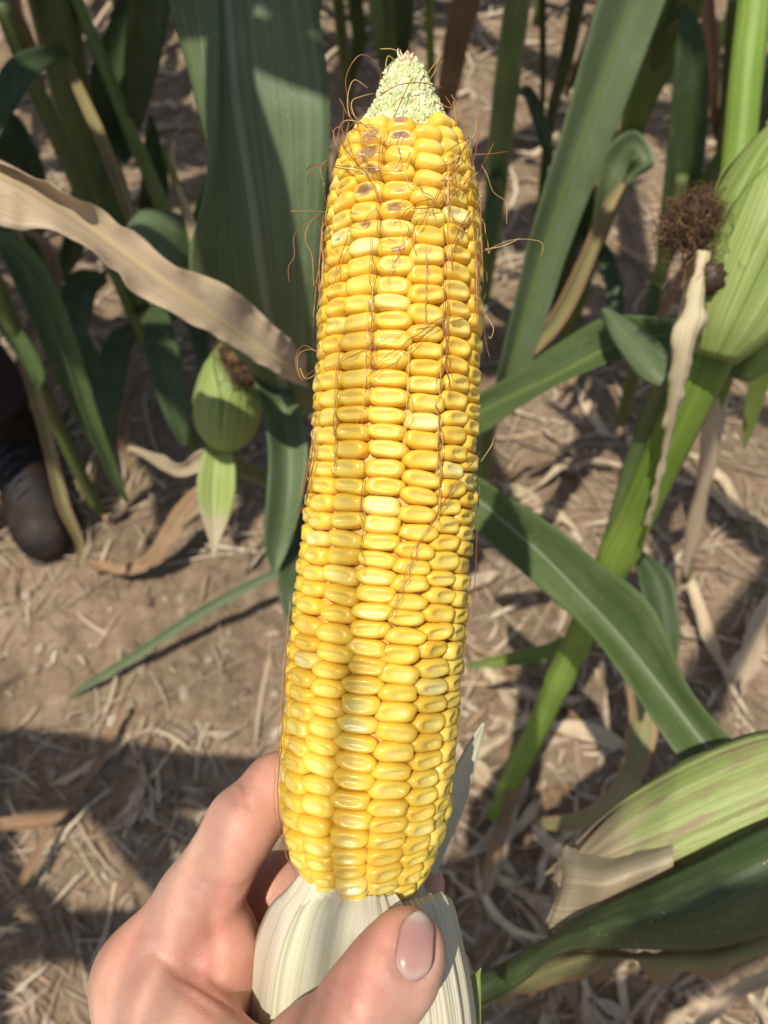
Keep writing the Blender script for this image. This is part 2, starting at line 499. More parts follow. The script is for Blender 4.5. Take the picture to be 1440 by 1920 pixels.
# ------------------------------------------------------------------ litter on the ground
def build_litter():
    r = random.Random(21)
    # short straw and fibres: nobody could count them
    vs, fs, uvs = [], [], []
    for k in range(8200):
        px = r.uniform(-150, 1590) if k < 5600 else r.choice([r.uniform(-800, -150), r.uniform(1590, 2240)]); py = r.uniform(-120, 2050)
        if px < 620 and 1060 < py < 1360 and r.random() < 0.75:
            continue
        c = G(px, py)
        L = r.choice([0.015, 0.02, 0.03, 0.04, 0.06, 0.09, 0.14]) * r.uniform(0.6, 1.3)
        w = r.choice([0.0004, 0.0006, 0.0008, 0.001, 0.001, 0.0015, 0.002, 0.003])
        gk = min(1.7, max(.9, project(c)[2] / 1.15)); L *= gk; w *= gk
        a = r.uniform(0, math.pi); bend = r.uniform(-0.5, 0.5)
        m = 5
        base = len(vs)
        pts = []
        for i in range(m):
            t = i / (m - 1) - 0.5
            aa = a + bend * t
            x = c[0] + math.cos(aa) * t * L; y = c[1] + math.sin(aa) * t * L
            pts.append((x, y))
        zc = max(gz(p[0], p[1]) for p in pts)
        lift = r.uniform(0.0, 0.010); tl = r.uniform(-0.2, 0.2)
        for i, (x, y) in enumerate(pts):
            t = i / (m - 1) - 0.5
            z = max(gz(x, y) + 0.0015, zc * 0.6 + 0.001) + lift + t * L * tl
            aa = a + bend * t + math.pi / 2
            ww = w * (1.0 if 0 < i < m - 1 else 0.4)
            dx, dy = math.cos(aa) * ww, math.sin(aa) * ww
            vs += [(x - dx, y - dy, z), (x, y, z + ww * 0.8), (x + dx, y + dy, z)]
            uvs += [(0, k * .13 + t * L), (0.5, k * .13 + t * L), (1, k * .13 + t * L)]
        for i in range(m - 1):
            for j in range(2):
                q = base + i * 3 + j
                fs.append((q, q + 1, q + 4, q + 3))
    N = Nodes('straw_bits')
    g = N.n('ShaderNodeNewGeometry')
    c = N.ramp(g.outputs['Random Per Island'], [(0.0, (0.16, 0.105, 0.065)), (0.3, (0.30, 0.21, 0.13)), (0.6, (0.43, 0.33, 0.22)), (0.88, (0.56, 0.46, 0.33)), (1.0, (0.40, 0.24, 0.12))])
    N.set(Base_Color=c, Roughness=0.8)
    o = mesh("straw_litter", vs, fs, N.m, None, uvs)
    o["kind"] = "stuff"
    # crumbs of soil
    vs, fs = [], []
    ico = [(0, 0, 1), (0.89, 0, 0.45), (0.28, 0.85, 0.45), (-0.72, 0.53, 0.45), (-0.72, -0.53, 0.45), (0.28, -0.85, 0.45),
           (0.72, 0.53, -0.45), (-0.28, 0.85, -0.45), (-0.89, 0, -0.45), (-0.28, -0.85, -0.45), (0.72, -0.53, -0.45), (0, 0, -1)]
    icf = [(0, 1, 2), (0, 2, 3), (0, 3, 4), (0, 4, 5), (0, 5, 1), (1, 6, 2), (2, 7, 3), (3, 8, 4), (4, 9, 5), (5, 10, 1),
           (6, 7, 2), (7, 8, 3), (8, 9, 4), (9, 10, 5), (10, 6, 1), (11, 7, 6), (11, 8, 7), (11, 9, 8), (11, 10, 9), (11, 6, 10)]
    for k in range(3800):
        c = G(r.uniform(-150, 1590) if k < 3000 else r.uniform(-800, 2240), r.uniform(-120, 2050))
        s = r.choice([0.0015, 0.002, 0.002, 0.003, 0.004, 0.006, 0.010])
        z = gz(c[0], c[1])
        b = len(vs)
        for p in ico:
            q = s * r.uniform(0.65, 1.2)
            vs.append((c[0] + p[0] * q, c[1] + p[1] * q, z + p[2] * q * 0.7 + s * 0.2))
        fs += [(a + b, d + b, e + b) for a, d, e in icf]
    N = Nodes('soil_crumbs')
    g = N.n('ShaderNodeNewGeometry')
    c = N.ramp(g.outputs['Random Per Island'], [(0.0, (0.15, 0.105, 0.07)), (0.6, (0.29, 0.22, 0.155)), (1.0, (0.42, 0.335, 0.25))])
    N.set(Base_Color=c, Roughness=0.95)
    N.bump(N.noise(N.coord('Object'), 300.0, 3.0), 0.5, 0.002)
    o = mesh("soil_crumbs", vs, fs, N.m, None, smooth=False)
    o["kind"] = "stuff"
    # whole dry leaves, one object each
    def dry(px, py, L, w, ang, mat, seed, label, group=None, lift=0.012, curl=0.6):
        q = random.Random(seed)
        c = G(px, py)
        pts = []
        bend = q.uniform(-0.9, 0.9)
        for i in range(7):
            t = i / 6 - 0.5
            a = ang + bend * t
            x = c[0] + math.cos(a) * t * L; y = c[1] + math.sin(a) * t * L
            z = gz(x, y) + lift * (0.5 + q.random()) + 0.004
            pts.append((x, y, z, w * max(0.15, (1 - (2 * abs(t)) ** 2.2)) * q.uniform(0.75, 1.1)))
        P = np.asarray(pts)
        T = nrm(np.gradient(P[:, :3], axis=0))
        rows = []
        roll = q.uniform(-0.6, 0.6)
        for i, (p, t) in enumerate(zip(P, T)):
            s = nrm(np.cross(t, [0, 0, 1.0])); nn = np.cross(s, t)
            ro = roll + q.uniform(-0.5, 0.5)
            s2 = s * math.cos(ro) + nn * math.sin(ro); n2 = np.cross(s2, t)
            up = curl * p[3] * q.uniform(0.2, 1.2)
            a, b = p[:3] - s2 * p[3] + n2 * up, p[:3] + s2 * p[3] + n2 * up * 0.7
            m_ = p[:3].copy()
            for z_ in (a, m_, b):
                z_[2] = max(z_[2], gz(z_[0], z_[1]) + 0.003)
            rows.append([a, m_, b])
        o = loft("dry_leaf", rows, M[mat], None, n=30, cross=7, wave=w * 0.35, seed=seed, ragged=0.05, wfreq=45)
        tag(o, label, "dry leaf", group)
        return o
    grp = "dry corn leaves strewn on the soil"
    tone = {'brown': 'orange brown', 'tan': 'light tan', 'straw': 'pale greyish'}
    n = 0
    for where, cnt in (("by the right stalk's foot", 46), ("in the far rows", 34), ("on dappled soil at right", 16), ("on bare soil at lower left", 7), ("below the wide dark leaf", 14)):
        for k in range(cnt):
            if cnt == 46:
                px, py = r.gauss(985, 75), r.gauss(1520, 170)
            elif cnt == 34:
                px, py = r.uniform(0, 1440), r.uniform(-60, 560)
            elif cnt == 16:
                px, py = r.uniform(920, 1440), r.uniform(640, 1380)
            elif cnt == 14:
                px, py = r.uniform(930, 1420), r.uniform(1800, 1930)
            else:
                px, py = r.uniform(0, 420), r.uniform(1360, 1900)
            m_ = r.choice(['brown', 'tan', 'tan', 'straw'] if cnt != 7 else ['straw', 'tan'])
            L_, w_ = r.uniform(0.06, 0.20) * (.7 if cnt == 7 else 1), r.uniform(0.004, 0.013)
            size = ("long " if L_ > .15 else "short " if L_ < .09 else "") + ("narrow" if w_ < .0075 else "broad")
            dry(px, py, L_, w_, r.uniform(0, 6.3), m_, 100 + n, "%s %s dry leaf scrap %s" % (size, tone[m_], where), grp, lift=r.choice([0.004, 0.010, 0.026]))
            n += 1
    # the ones that can be singled out
    def laid(pts, mat, label, z=0.015, **kw):
        rows = [tuple(G(x, y, z + dz)) + (hw,) for x, y, dz, hw in pts]
        o = world_strip("dry_leaf", rows, M[mat], None, n=40, cross=7, **kw)
        return tag(o, label, "dry leaf")
    laid([(165, 1050, .01, .004), (200, 1068, .015, .010), (255, 1070, .03, .012), (300, 1040, .05, .014), (330, 990, .07, .015), (365, 940, .09, .014), (400, 900, .10, .005)],
         'brown', "long curled orange brown leaf lying in front of the dark boot", fold=0.8, wave=0.006, seed=4, ragged=0.06, wfreq=40)
    laid([(-40, 1550, .02, .006), (40, 1545, .03, .010), (105, 1532, .035, .008), (150, 1480, .03, .005), (195, 1415, .03, .006), (225, 1345, .03, .004), (238, 1325, .03, .001)],
         'brown', "thin bent brown leaf stem on the soil at lower left edge", fold=0.9, wave=0.003, seed=5, wfreq=40)
    laid([(10, 1690, .02, .004), (50, 1640, .03, .006), (90, 1560, .03, .005), (110, 1500, .02, .002)],
         'brown', "short brown leaf scrap below the bent leaf stem", fold=0.6, wave=0.003, seed=6, wfreq=40)
    laid([(1030, 1360, .02, .006), (1090, 1370, .03, .014), (1140, 1385, .025, .012), (1180, 1405, .02, .004)],
         'tan', "pale flat dry leaf on the soil right of the thin stalk", fold=0.3, wave=0.004, seed=8, ragged=0.05, wfreq=40)
    laid([(1290, 1090, .04, .010), (1330, 1200, .02, .010), (1370, 1270, .02, .012), (1410, 1190, .03, .012), (1445, 1120, .03, .010), (1480, 1080, .03, .006)],
         'tan', "bent dry leaf making a hook on the sunny soil at right", fold=0.6, wave=0.005, seed=9, wfreq=40)
    laid([(1300, 1930, .25, .006), (1345, 1885, .26, .006), (1390, 1850, .27, .007), (1440, 1830, .28, .008), (1500, 1800, .28, .006)],
         'tan', "pale twisted dry strip at the lower right corner", fold=0.9, wave=0.002, seed=12, wfreq=40)
    laid([(990, 1420, .16, .004), (965, 1480, .12, .008), (925, 1590, .07, .008), (912, 1650, .03, .006), (905, 1690, .0, .003)],
         'brown', "upright reddish brown dry leaf at foot of the thin stalk", fold=0.9, wave=0.003, seed=13, wfreq=40)


build_litter()


# ------------------------------------------------------------------ corn plants
PLANTS = "corn plants standing in the field"


def stalk(plant, pts, radii, mat, n=40, nodes=(0.2, 0.4, 0.6, 0.8)):
    P = catmull(np.asarray(pts, float), n)
    R = np.interp(np.linspace(0, 1, n), np.linspace(0, 1, len(radii)), radii)
    t = np.linspace(0, 1, n)
    for k in nodes:
        R = R * (1 + 0.22 * np.exp(-((t - k) / 0.012) ** 2))
    return tube("stalk", P, R, mat, plant, 14)


def ear_part(plant, base, tip, rmax, mat, seed=0, silk=True, prof=None, n_leaf=5, silk_len=0.045, silk_n=90, lift=None, ends=(.86, 1.03)):
    """an ear in its husk: overlapping husk leaves round a spindle, silk at the tip"""
    base = np.asarray(base, float); tip = np.asarray(tip, float)
    ax = nrm(tip - base); L = np.linalg.norm(tip - base)
    toc = nrm(CAM - base); A = nrm(toc - ax * (toc @ ax)); B = np.cross(ax, A)
    prof = prof or [(0, .35), (.08, .75), (.25, .97), (.45, 1.0), (.65, .88), (.82, .62), (.94, .36), (1, .16)]
    ts = np.array([p[0] for p in prof]); rs = np.array([p[1] for p in prof])
    n, m = 40, 36
    v, uv = [], []
    for i in range(n):
        t = i / (n - 1)
        r = rmax * np.interp(t, ts, rs)
        for j in range(m):
            a = 2 * math.pi * j / m
            rr = r * (0.955 + 0.012 * math.sin(5 * a + seed))
            v.append(base + ax * (t * L) + rr * (math.cos(a) * A + math.sin(a) * B))
            uv.append((abs(2 * j / m - 1) * 3, t * L))
    e = mesh("ear", v, grid_faces(n, m, True), mat, plant, uv)
    rr_ = random.Random(seed)
    for k in range(n_leaf):
        a0 = 2 * math.pi * k / n_leaf + rr_.uniform(-.2, .2) + 0.5
        span = rr_.uniform(0.9, 1.15)
        end = rr_.uniform(*ends)
        rows = []
        for i in range(9):
            t = i / 8 * end
            r = rmax * (np.interp(min(t, 1), ts, rs) + 0.006 + 0.004 * k) + 0.0004
            w = span * (1.0 if t < 0.45 else max(0.10, 1 - ((t - 0.45) / (end - 0.45 + 1e-6)) ** 2.0))
            row = []
            for q in (-1, -0.5, 0, 0.5, 1):
                a = a0 + q * w + 0.18 * (t - .4)
                row.append(base + ax * (t * L) + r * (1 + 0.01 * abs(q)) * (math.cos(a) * A + math.sin(a) * B))
            rows.append(row)
        loft("husk_leaf", rows, mat, e, n=28, cross=11, wave=0.0008, seed=seed + k, thick=0.0005, raw_uv=True)
    if silk:
        silk_tuft(e, tip - ax * 0.006, ax, silk_len, silk_n, seed, lift)
    return e


def silk_mat():
    N = Nodes('dried_silk')
    g = N.n('ShaderNodeNewGeometry')
    c = N.ramp(g.outputs['Random Per Island'], [(0.0, (0.035, 0.016, 0.008)), (0.5, (0.10, 0.05, 0.022)), (0.85, (0.22, 0.12, 0.05)), (1.0, (0.40, 0.25, 0.11))])
    N.set(Base_Color=c, Roughness=0.55)
    return N.m


M['silk_dark'] = silk_mat()


def silk_tuft(parent, at, ax, length, count, seed, lift=None):
    q = random.Random(seed + 99)
    count *= 3
    vs, fs = [], []
    ax = np.asarray(ax, float)
    for k in range(count):
        d = nrm(ax * 0.7 + np.array([q.gauss(0, .5), q.gauss(0, .5), q.gauss(0, .5)]) + (lift if lift is not None else 0))
        p = np.asarray(at, float) + np.array([q.gauss(0, .004) for _ in range(3)])
        pts = [p]
        for i in range(11):
            d = nrm(d + np.array([q.gauss(0, .50) for _ in range(3)]) - 0.34 * (pts[-1] - at) / max(length, .01))
            pts.append(pts[-1] + d * length / 11 * q.uniform(.7, 1.2))
        v, f, _ = tube_data(catmull(pts, 16), q.uniform(.00012, .0002), 3, False)
        b = len(vs); vs += v; fs += [tuple(i + b for i in x) for x in f]
    rc = length * .34
    b = len(vs)
    for i in range(9):
        for j in range(12):
            th, ph = math.pi * i / 8, 2 * math.pi * j / 12
            vs.append(np.asarray(at, float) + ax * length * .28 + rc * q.uniform(.8, 1.1) * np.array([math.sin(th) * math.cos(ph), math.sin(th) * math.sin(ph), math.cos(th)]))
    fs += [tuple(z + b for z in f) for f in grid_faces(9, 12, True)]
    o = mesh("silk", vs, fs, M['silk_dark'], parent)
    o["kind"] = "stuff"
    return o


# plant just behind the held ear on the left
def plant_behind():
    base = G(656, 1068)
    p = empty("corn_plant", base, "corn plant just behind the held ear, with a broad green leaf and a small ear", "corn plant", PLANTS)
    stalk(p, [base + np.array([0, 0, -.02]), V(640, 900, 1.02), V(622, 720, .80), V(606, 480, .66), V(580, 150, .55), V(575, -60, .50), V(560, -500, .45)], [.014, .013, .012, .010, .009, .007], M['stalk_dark'])
    rows = [[(556, 775, .64), (560, 775, .63), (572, 780, .645), (592, 770, .63)],
            [(470, 690, .545), (478, 700, .540), (532, 720, .56), (592, 715, .545)],
            [(410, 610, .49), (405, 605, .485), (506, 610, .508), (594, 620, .495)],
            [(372, 500, .455), (363, 495, .449), (488, 500, .470), (597, 500, .458)],
            [(386, 350, .430), (390, 348, .424), (467, 350, .440), (612, 350, .432)],
            [(366, 190, .420), (405, 190, .411), (442, 190, .420), (618, 190, .414)],
            [(312, 5, .415), (403, 0, .404), (424, 0, .411), (594, 0, .408)],
            [(255, -200, .43), (380, -200, .418), (395, -200, .440), (560, -200, .42)],
            [(250, -420, .44), (330, -440, .435), (345, -440, .45), (440, -430, .44)],
            [(290, -640, .46), (292, -640, .46), (294, -640, .46), (296, -640, .46)]]
    S = px_stations(rows)
    lf = loft("leaf", S, M['grey_green'], p, n=90, cross=19, wave=0.0025, seed=2, thick=0.0005)
    # unseen leaf added above the view to shade the broad leaf's middle
    s0 = V(560, -500, .45); up_ = SUN * .42
    c0, c1, c2, c3 = V(440, 60, .413) + up_, V(478, 350, .44) + up_, V(512, 620, .50) + up_, V(530, 740, .55) + up_
    pr = [s0, (s0 + c0) / 2 + np.array([0, 0, .10]), c0, c1, c2, c3]
    sdv = nrm(np.cross(c2 - c0, SUN))
    loft("leaf", [[a - sdv * w, a + SUN * w * .1, a + sdv * w] for a, w in zip(pr, (.006, .010, .010, .021, .026, .004))], M['green'], p, n=40, cross=7, wave=.002, seed=91)
    # midrib runs along the third column
    c = catmull(np.array([r[2] for r in S]), 90)
    pts = c[8:] + nrm(CAM - c[8:]) * 0.0004
    sd = np.tile(RT, (len(pts), 1))
    w = np.interp(np.linspace(0, 1, len(pts)), [0, .5, 1], [0.0056, 0.0034, 0.0012])
    to = nrm(CAM - pts)
    prof = [(-1.0, -0.12), (-0.6, 0.10), (0.0, 0.17), (0.6, 0.10), (1.0, -0.12)]
    rr = np.stack([pts + sd * (a * w)[:, None] + to * (b * w)[:, None] for a, b in prof], 1)
    mr = mesh("midrib", rr.reshape(-1, 3), grid_faces(len(pts), 5), M['midrib'], lf, np.stack([np.tile(np.linspace(0, 1, 5), len(pts)), np.repeat(np.linspace(0, .6, len(pts)), 5)], -1))
    solid(mr, 0.0004)
    rows = [[(622, 700, .62), (618, 715, .62), (610, 732, .62)],
            [(585, 672, .53), (575, 700, .535), (560, 722, .53)],
            [(545, 635, .475), (530, 682, .48), (515, 702, .472)],
            [(490, 580, .445), (460, 635, .45), (440, 660, .44)],
            [(425, 530, .42), (400, 592, .425), (370, 620, .415)],
            [(330, 500, .40), (318, 535, .405), (275, 560, .395)],
            [(205, 406, .38), (190, 440, .385), (178, 482, .375)],
            [(100, 332, .36), (92, 370, .368), (88, 428, .358)],
            [(0, 288, .35), (0, 312, .356), (0, 416, .346)],
            [(-130, 225, .34), (-130, 262, .345), (-130, 375, .337)],
            [(-280, 240, .34), (-280, 250, .34), (-280, 262, .34)]]
    loft("leaf", px_stations(rows), M['tan'], p, n=130, cross=19, wave=0.0052, seed=3, ragged=0.07, rib=M['midrib_cream'], rib_w=0.0017, wfreq=50)["label"] = "dried tan leaf with cream midrib"
    rows = [[(600, 700, .66), (610, 715, .665), (612, 730, .67)],
            [(462, 650, .57), (500, 650, .585), (545, 690, .59)],
            [(490, 755, .55), (525, 755, .572), (563, 780, .56)],
            [(504, 850, .55), (540, 850, .570), (577, 845, .56)],
            [(500, 950, .55), (535, 950, .567), (566, 942, .56)],
            [(496, 1025, .56), (518, 1030, .570), (545, 1018, .57)],
            [(512, 1074, .57), (516, 1076, .57), (520, 1074, .57)]]
    loft("leaf", px_stations(rows), M['grey_green'], p, n=60, cross=11, wave=0.002, seed=5)
    strip("leaf", [(600, 900, .90, 14), (570, 1000, .8, 24), (545, 1090, .75, 24), (550, 1150, .74, 16), (562, 1200, .74, 3)], M['dark_green'], p, seed=6)
    strip("leaf", [(640, 1040, 1.15, 8), (560, 1062, 1.14, 8), (505, 1080, 1.13, 8), (400, 1135, 1.12, 10), (310, 1192, 1.12, 9), (220, 1250, 1.12, 8), (155, 1290, 1.12, 5), (126, 1314, 1.12, 1)],
          M['grey_green'], p, seed=7, fold=0.8)["label"] = "thin green leaf reaching down to the soil"
    # small ear
    e = ear_part(p, V(424, 838, .63), V(432, 640, .59), 0.0275, M['ear_husk'], seed=4, silk=False,
                 prof=[(0, .40), (.08, .70), (.25, .95), (.42, 1.0), (.6, .90), (.78, .68), (.92, .44), (1, .26)], n_leaf=4)
    silk_tuft(e, V(438, 662, .562), nrm(V(455, 690, .55) - V(430, 650, .58)), 0.022, 260, 5)
    silk_tuft(e, V(455, 700, .556), nrm(V(462, 740, .55) - V(440, 670, .57)), 0.018, 160, 6)
    tube("shank", catmull([V(424, 835, .63), V(455, 880, .70), V(540, 900, .85), V(632, 840, .95)], 16), 0.008, M['stalk_dark'], p)
    strip("husk_leaf", [(412, 826, .625, 22), (408, 870, .62, 33), (405, 920, .62, 36), (404, 970, .625, 26), (402, 1015, .63, 10), (400, 1048, .63, 2)], M['husk_tip'], p, seed=8, fold=0.5, raw_uv=True)
    strip("leaf", [(238, 840, .66, 3), (290, 862, .65, 10), (335, 882, .64, 14), (380, 862, .63, 18), (425, 850, .63, 20), (440, 870, .64, 8)], M['withered'], p, seed=9, fold=0.9, wave=0.004, wfreq=40)
    return p


plant_behind()


def plant_right():
    base = G(930, 1530)
    p = empty("corn_plant", base, "corn plant with thick bright green stalk and swollen ear at the right edge", "corn plant", PLANTS)
    top = V(1345, 640, .42)
    stalk(p, [base + np.array([0, 0, -.02]), base * .62 + top * .38, base * .3 + top * .7, top], [.0125, .0125, .0135, .0135], M['stalk'], 40, (0.22, 0.47, 0.74))
    tube("stalk", catmull([V(1342, 660, .44), V(1372, 420, .44), V(1398, 150, .43), V(1420, -60, .42), V(1440, -400, .40)], 30), [.0095] * 30, M['stalk'], p, 14)
    # sheath wrapped on the left of the stalk
    strip("sheath", [(1258, 700, .455, 20), (1228, 790, .51, 30), (1195, 900, .57, 33), (1165, 1010, .63, 34), (1140, 1085, .69, 34)], M['sheath'], p, fold=-0.8, n=40, cross=9, seed=12)
    strip("sheath_edge", [(1318, 470, .378, 12), (1304, 560, .378, 22), (1284, 650, .385, 26), (1266, 745, .405, 17), (1246, 850, .440, 8), (1228, 930, .472, 6), (1212, 985, .50, 3)],
          M['withered_pale'], p, fold=-0.7, wave=0.0022, seed=13, wfreq=90, ragged=0.10, n=80)["label"] = "dry tan edge of the sheath"
    rows = [[(1285, 600, .50), (1285, 625, .505), (1280, 660, .50)],
            [(1200, 592, .49), (1205, 635, .50), (1205, 662, .49)],
            [(1130, 596, .51), (1135, 655, .52), (1150, 676, .51)],
            [(1040, 648, .535), (1045, 702, .54), (1055, 716, .53)],
            [(960, 702, .56), (955, 745, .57), (960, 772, .56)],
            [(895, 738, .58), (890, 775, .59), (895, 815, .58)],
            [(800, 790, .61), (800, 810, .61), (800, 830, .61)]]
    loft("leaf", px_stations(rows), M['green'], p, n=60, cross=11, wave=0.0015, seed=14, rib=M['yellow_green'], rib_w=0.0016)
    rows = [[(1123, 588, .498), (1130, 578, .49), (1140, 577, .495)],
            [(1150, 640, .475), (1172, 622, .47), (1200, 610, .478)],
            [(1195, 705, .455), (1218, 680, .45), (1250, 655, .46)],
            [(1238, 725, .445), (1245, 715, .444), (1256, 700, .446)]]
    loft("leaf", px_stations(rows), M['grey_green'], p, n=36, cross=9, wave=0.001, seed=15)
    rows = [[(840, 860, .57), (840, 900, .575), (840, 960, .57)],
            [(905, 900, .54), (905, 945, .55), (900, 1000, .54)],
            [(1020, 975, .505), (1005, 1030, .52), (1008, 1098, .505)],
            [(1120, 1052, .475), (1080, 1105, .495), (1108, 1190, .475)],
            [(1222, 1135, .45), (1160, 1190, .475), (1185, 1292, .45)],
            [(1292, 1290, .44), (1248, 1300, .455), (1245, 1380, .44)],
            [(1372, 1388, .43), (1335, 1410, .44), (1298, 1448, .43)],
            [(1450, 1470, .42), (1430, 1490, .43), (1390, 1520, .42)]]
    loft("leaf", px_stations(rows), M['green'], p, n=80, cross=13, wave=0.0016, seed=16, rib=M['midrib'], rib_w=0.0015)
    strip("leaf", [(1195, 1035, .66, 8), (1228, 1085, .64, 30), (1245, 1160, .63, 30), (1248, 1240, .63, 22), (1240, 1330, .64, 6)], M['dark_green'], p, seed=17, fold=0.6)
    strip("leaf", [(1195, 1180, .8, 26), (1205, 1300, .8, 30), (1200, 1400, .8, 26), (1165, 1480, .8, 22), (1110, 1530, .82, 18), (1050, 1545, .85, 14), (1000, 1540, .88, 4)],
          M['dry_half'], p, seed=18, fold=0.6, wave=0.004, wfreq=30)["label"] = "half dried leaf with brown lower end"
    strip("leaf", [(1060, 1200, .85, 10), (1030, 1222, .86, 16), (980, 1232, .88, 14), (920, 1242, .9, 10), (870, 1248, .9, 3)], M['yellow_green'], p, seed=19, fold=0.8)
    strip("leaf", [(990, 1385, 1.0, 16), (970, 1420, .99, 16), (940, 1470, 1.0, 9), (925, 1505, 1.02, 3)], M['sheath'], p, seed=20, fold=-0.8)
    # swollen ear
    ear_part(p, V(1338, 672, .41), V(1530, 190, .37), 0.0315, M['ear_husk'], seed=21, silk=False,
             prof=[(0, .36), (.07, .60), (.2, .82), (.45, 1.0), (.68, .93), (.85, .65), (.95, .4), (1, .2)])
    # a stunted ear with a big tuft of silk beside it
    e2 = tube("stunted_ear", catmull([V(1262, 745, .445), V(1285, 620, .415), V(1308, 500, .395), V(1312, 455, .39)], 24), np.interp(np.linspace(0, 1, 24), [0, .4, .8, 1], [.004, .0055, .005, .002]), M['withered'], p, 12)
    silk_tuft(e2, V(1300, 430, .385), nrm(V(1300, 330, .385) - V(1308, 480, .39)), 0.027, 460, 30)
    silk_tuft(e2, V(1322, 500, .385), nrm(V(1345, 560, .38) - V(1318, 480, .39)), 0.028, 26, 31)
    return p


plant_right()


def plant_corner():
    base = G(1560, 1500)
    p = empty("corn_plant", base, "corn plant at lower right with large streaked ear under a wide dark leaf", "corn plant", PLANTS)
    stalk(p, [base + np.array([0, 0, -.02]), V(1620, 1480, .75), V(1640, 1430, .45), V(1640, 1330, .36), V(1750, 900, .32)], [.014, .013, .012, .010], M['stalk'])
    e = ear_part(p, V(1560, 1420, .335), V(1055, 1662, .36), 0.0255, M['ear_husk_streaked'], seed=43, silk=False, ends=(1.0, 1.06), n_leaf=4,
                 prof=[(0, .4), (.06, .7), (.2, .95), (.45, 1.0), (.65, .86), (.8, .66), (.92, .48), (1, .34)])
    rows = [[(1262, 1545, .347), (1262, 1610, .318), (1270, 1672, .330)],
            [(1190, 1572, .350), (1190, 1635, .320), (1215, 1704, .335)],
            [(1130, 1592, .353), (1135, 1655, .325), (1150, 1724, .338)],
            [(1092, 1590, .355), (1090, 1652, .333), (1085, 1740, .346)],
            [(1062, 1580, .358), (1062, 1650, .343), (1042, 1742, .352)],
            [(1046, 1604, .364), (1048, 1660, .357), (1030, 1728, .357)]]
    loft("husk_leaf", px_stations(rows), M['withered'], e, n=60, cross=19, wave=0.0028, seed=42, ragged=0.05, wfreq=95)["label"] = "withered grey brown husk tip"
    rows = [[(1600, 1480, .30), (1600, 1560, .29), (1600, 1690, .31)],
            [(1440, 1548, .30), (1440, 1640, .288), (1440, 1752, .31)],
            [(1300, 1618, .305), (1300, 1700, .292), (1295, 1780, .312)],
            [(1150, 1690, .318), (1150, 1735, .305), (1140, 1778, .32)],
            [(1060, 1738, .33), (1050, 1765, .322), (1045, 1792, .333)],
            [(980, 1782, .35), (970, 1815, .345), (965, 1850, .352)],
            [(895, 1830, .37), (890, 1858, .366), (885, 1892, .372)],
            [(800, 1880, .39), (800, 1895, .39), (800, 1910, .39)]]
    loft("leaf", px_stations(rows), M['dark_green'], p, n=80, cross=13, wave=0.001, seed=43, thick=0.0006)["label"] = "wide smooth dark green leaf"
    rows = [[(1600, 1690, .325), (1600, 1740, .32), (1600, 1770, .325)],
            [(1440, 1740, .325), (1440, 1775, .32), (1440, 1806, .328)],
            [(1340, 1765, .328), (1335, 1800, .32), (1330, 1822, .33)],
            [(1250, 1775, .332), (1245, 1800, .325), (1235, 1834, .332)],
            [(1180, 1778, .336), (1170, 1796, .33), (1165, 1800, .334)],
            [(1090, 1775, .345), (1085, 1800, .335), (1090, 1842, .342)],
            [(1000, 1790, .36), (1000, 1830, .35), (1010, 1858, .357)],
            [(930, 1840, .375), (925, 1865, .368), (930, 1885, .372)],
            [(860, 1880, .39), (860, 1900, .388), (860, 1915, .39)]]
    loft("leaf", px_stations(rows), M['dry_half'], p, n=110, cross=11, wave=0.0035, seed=44, ragged=0.08, wfreq=80)["label"] = "crinkled yellow green leaf with tan edge"
    # leaf above, out of the picture
    strip("leaf", [(1640, 1300, .36, 30), (1800, 1000, .30, 60), (1900, 700, .25, 70), (2000, 300, .25, 40), (2050, 100, .25, 5)], M['green'], p, seed=45)
    return p


plant_corner()


def stalk_px(plant, pts, mat, halfw):
    P = [V(x, y, d) for x, y, d in pts]
    r = [hw / F * d for (x, y, d), hw in zip(pts, halfw)]
    n = 30
    Q = catmull(P, n)
    tube("stalk", Q, np.interp(np.linspace(0, 1, n), np.linspace(0, 1, len(r)), r), mat, plant, 12)


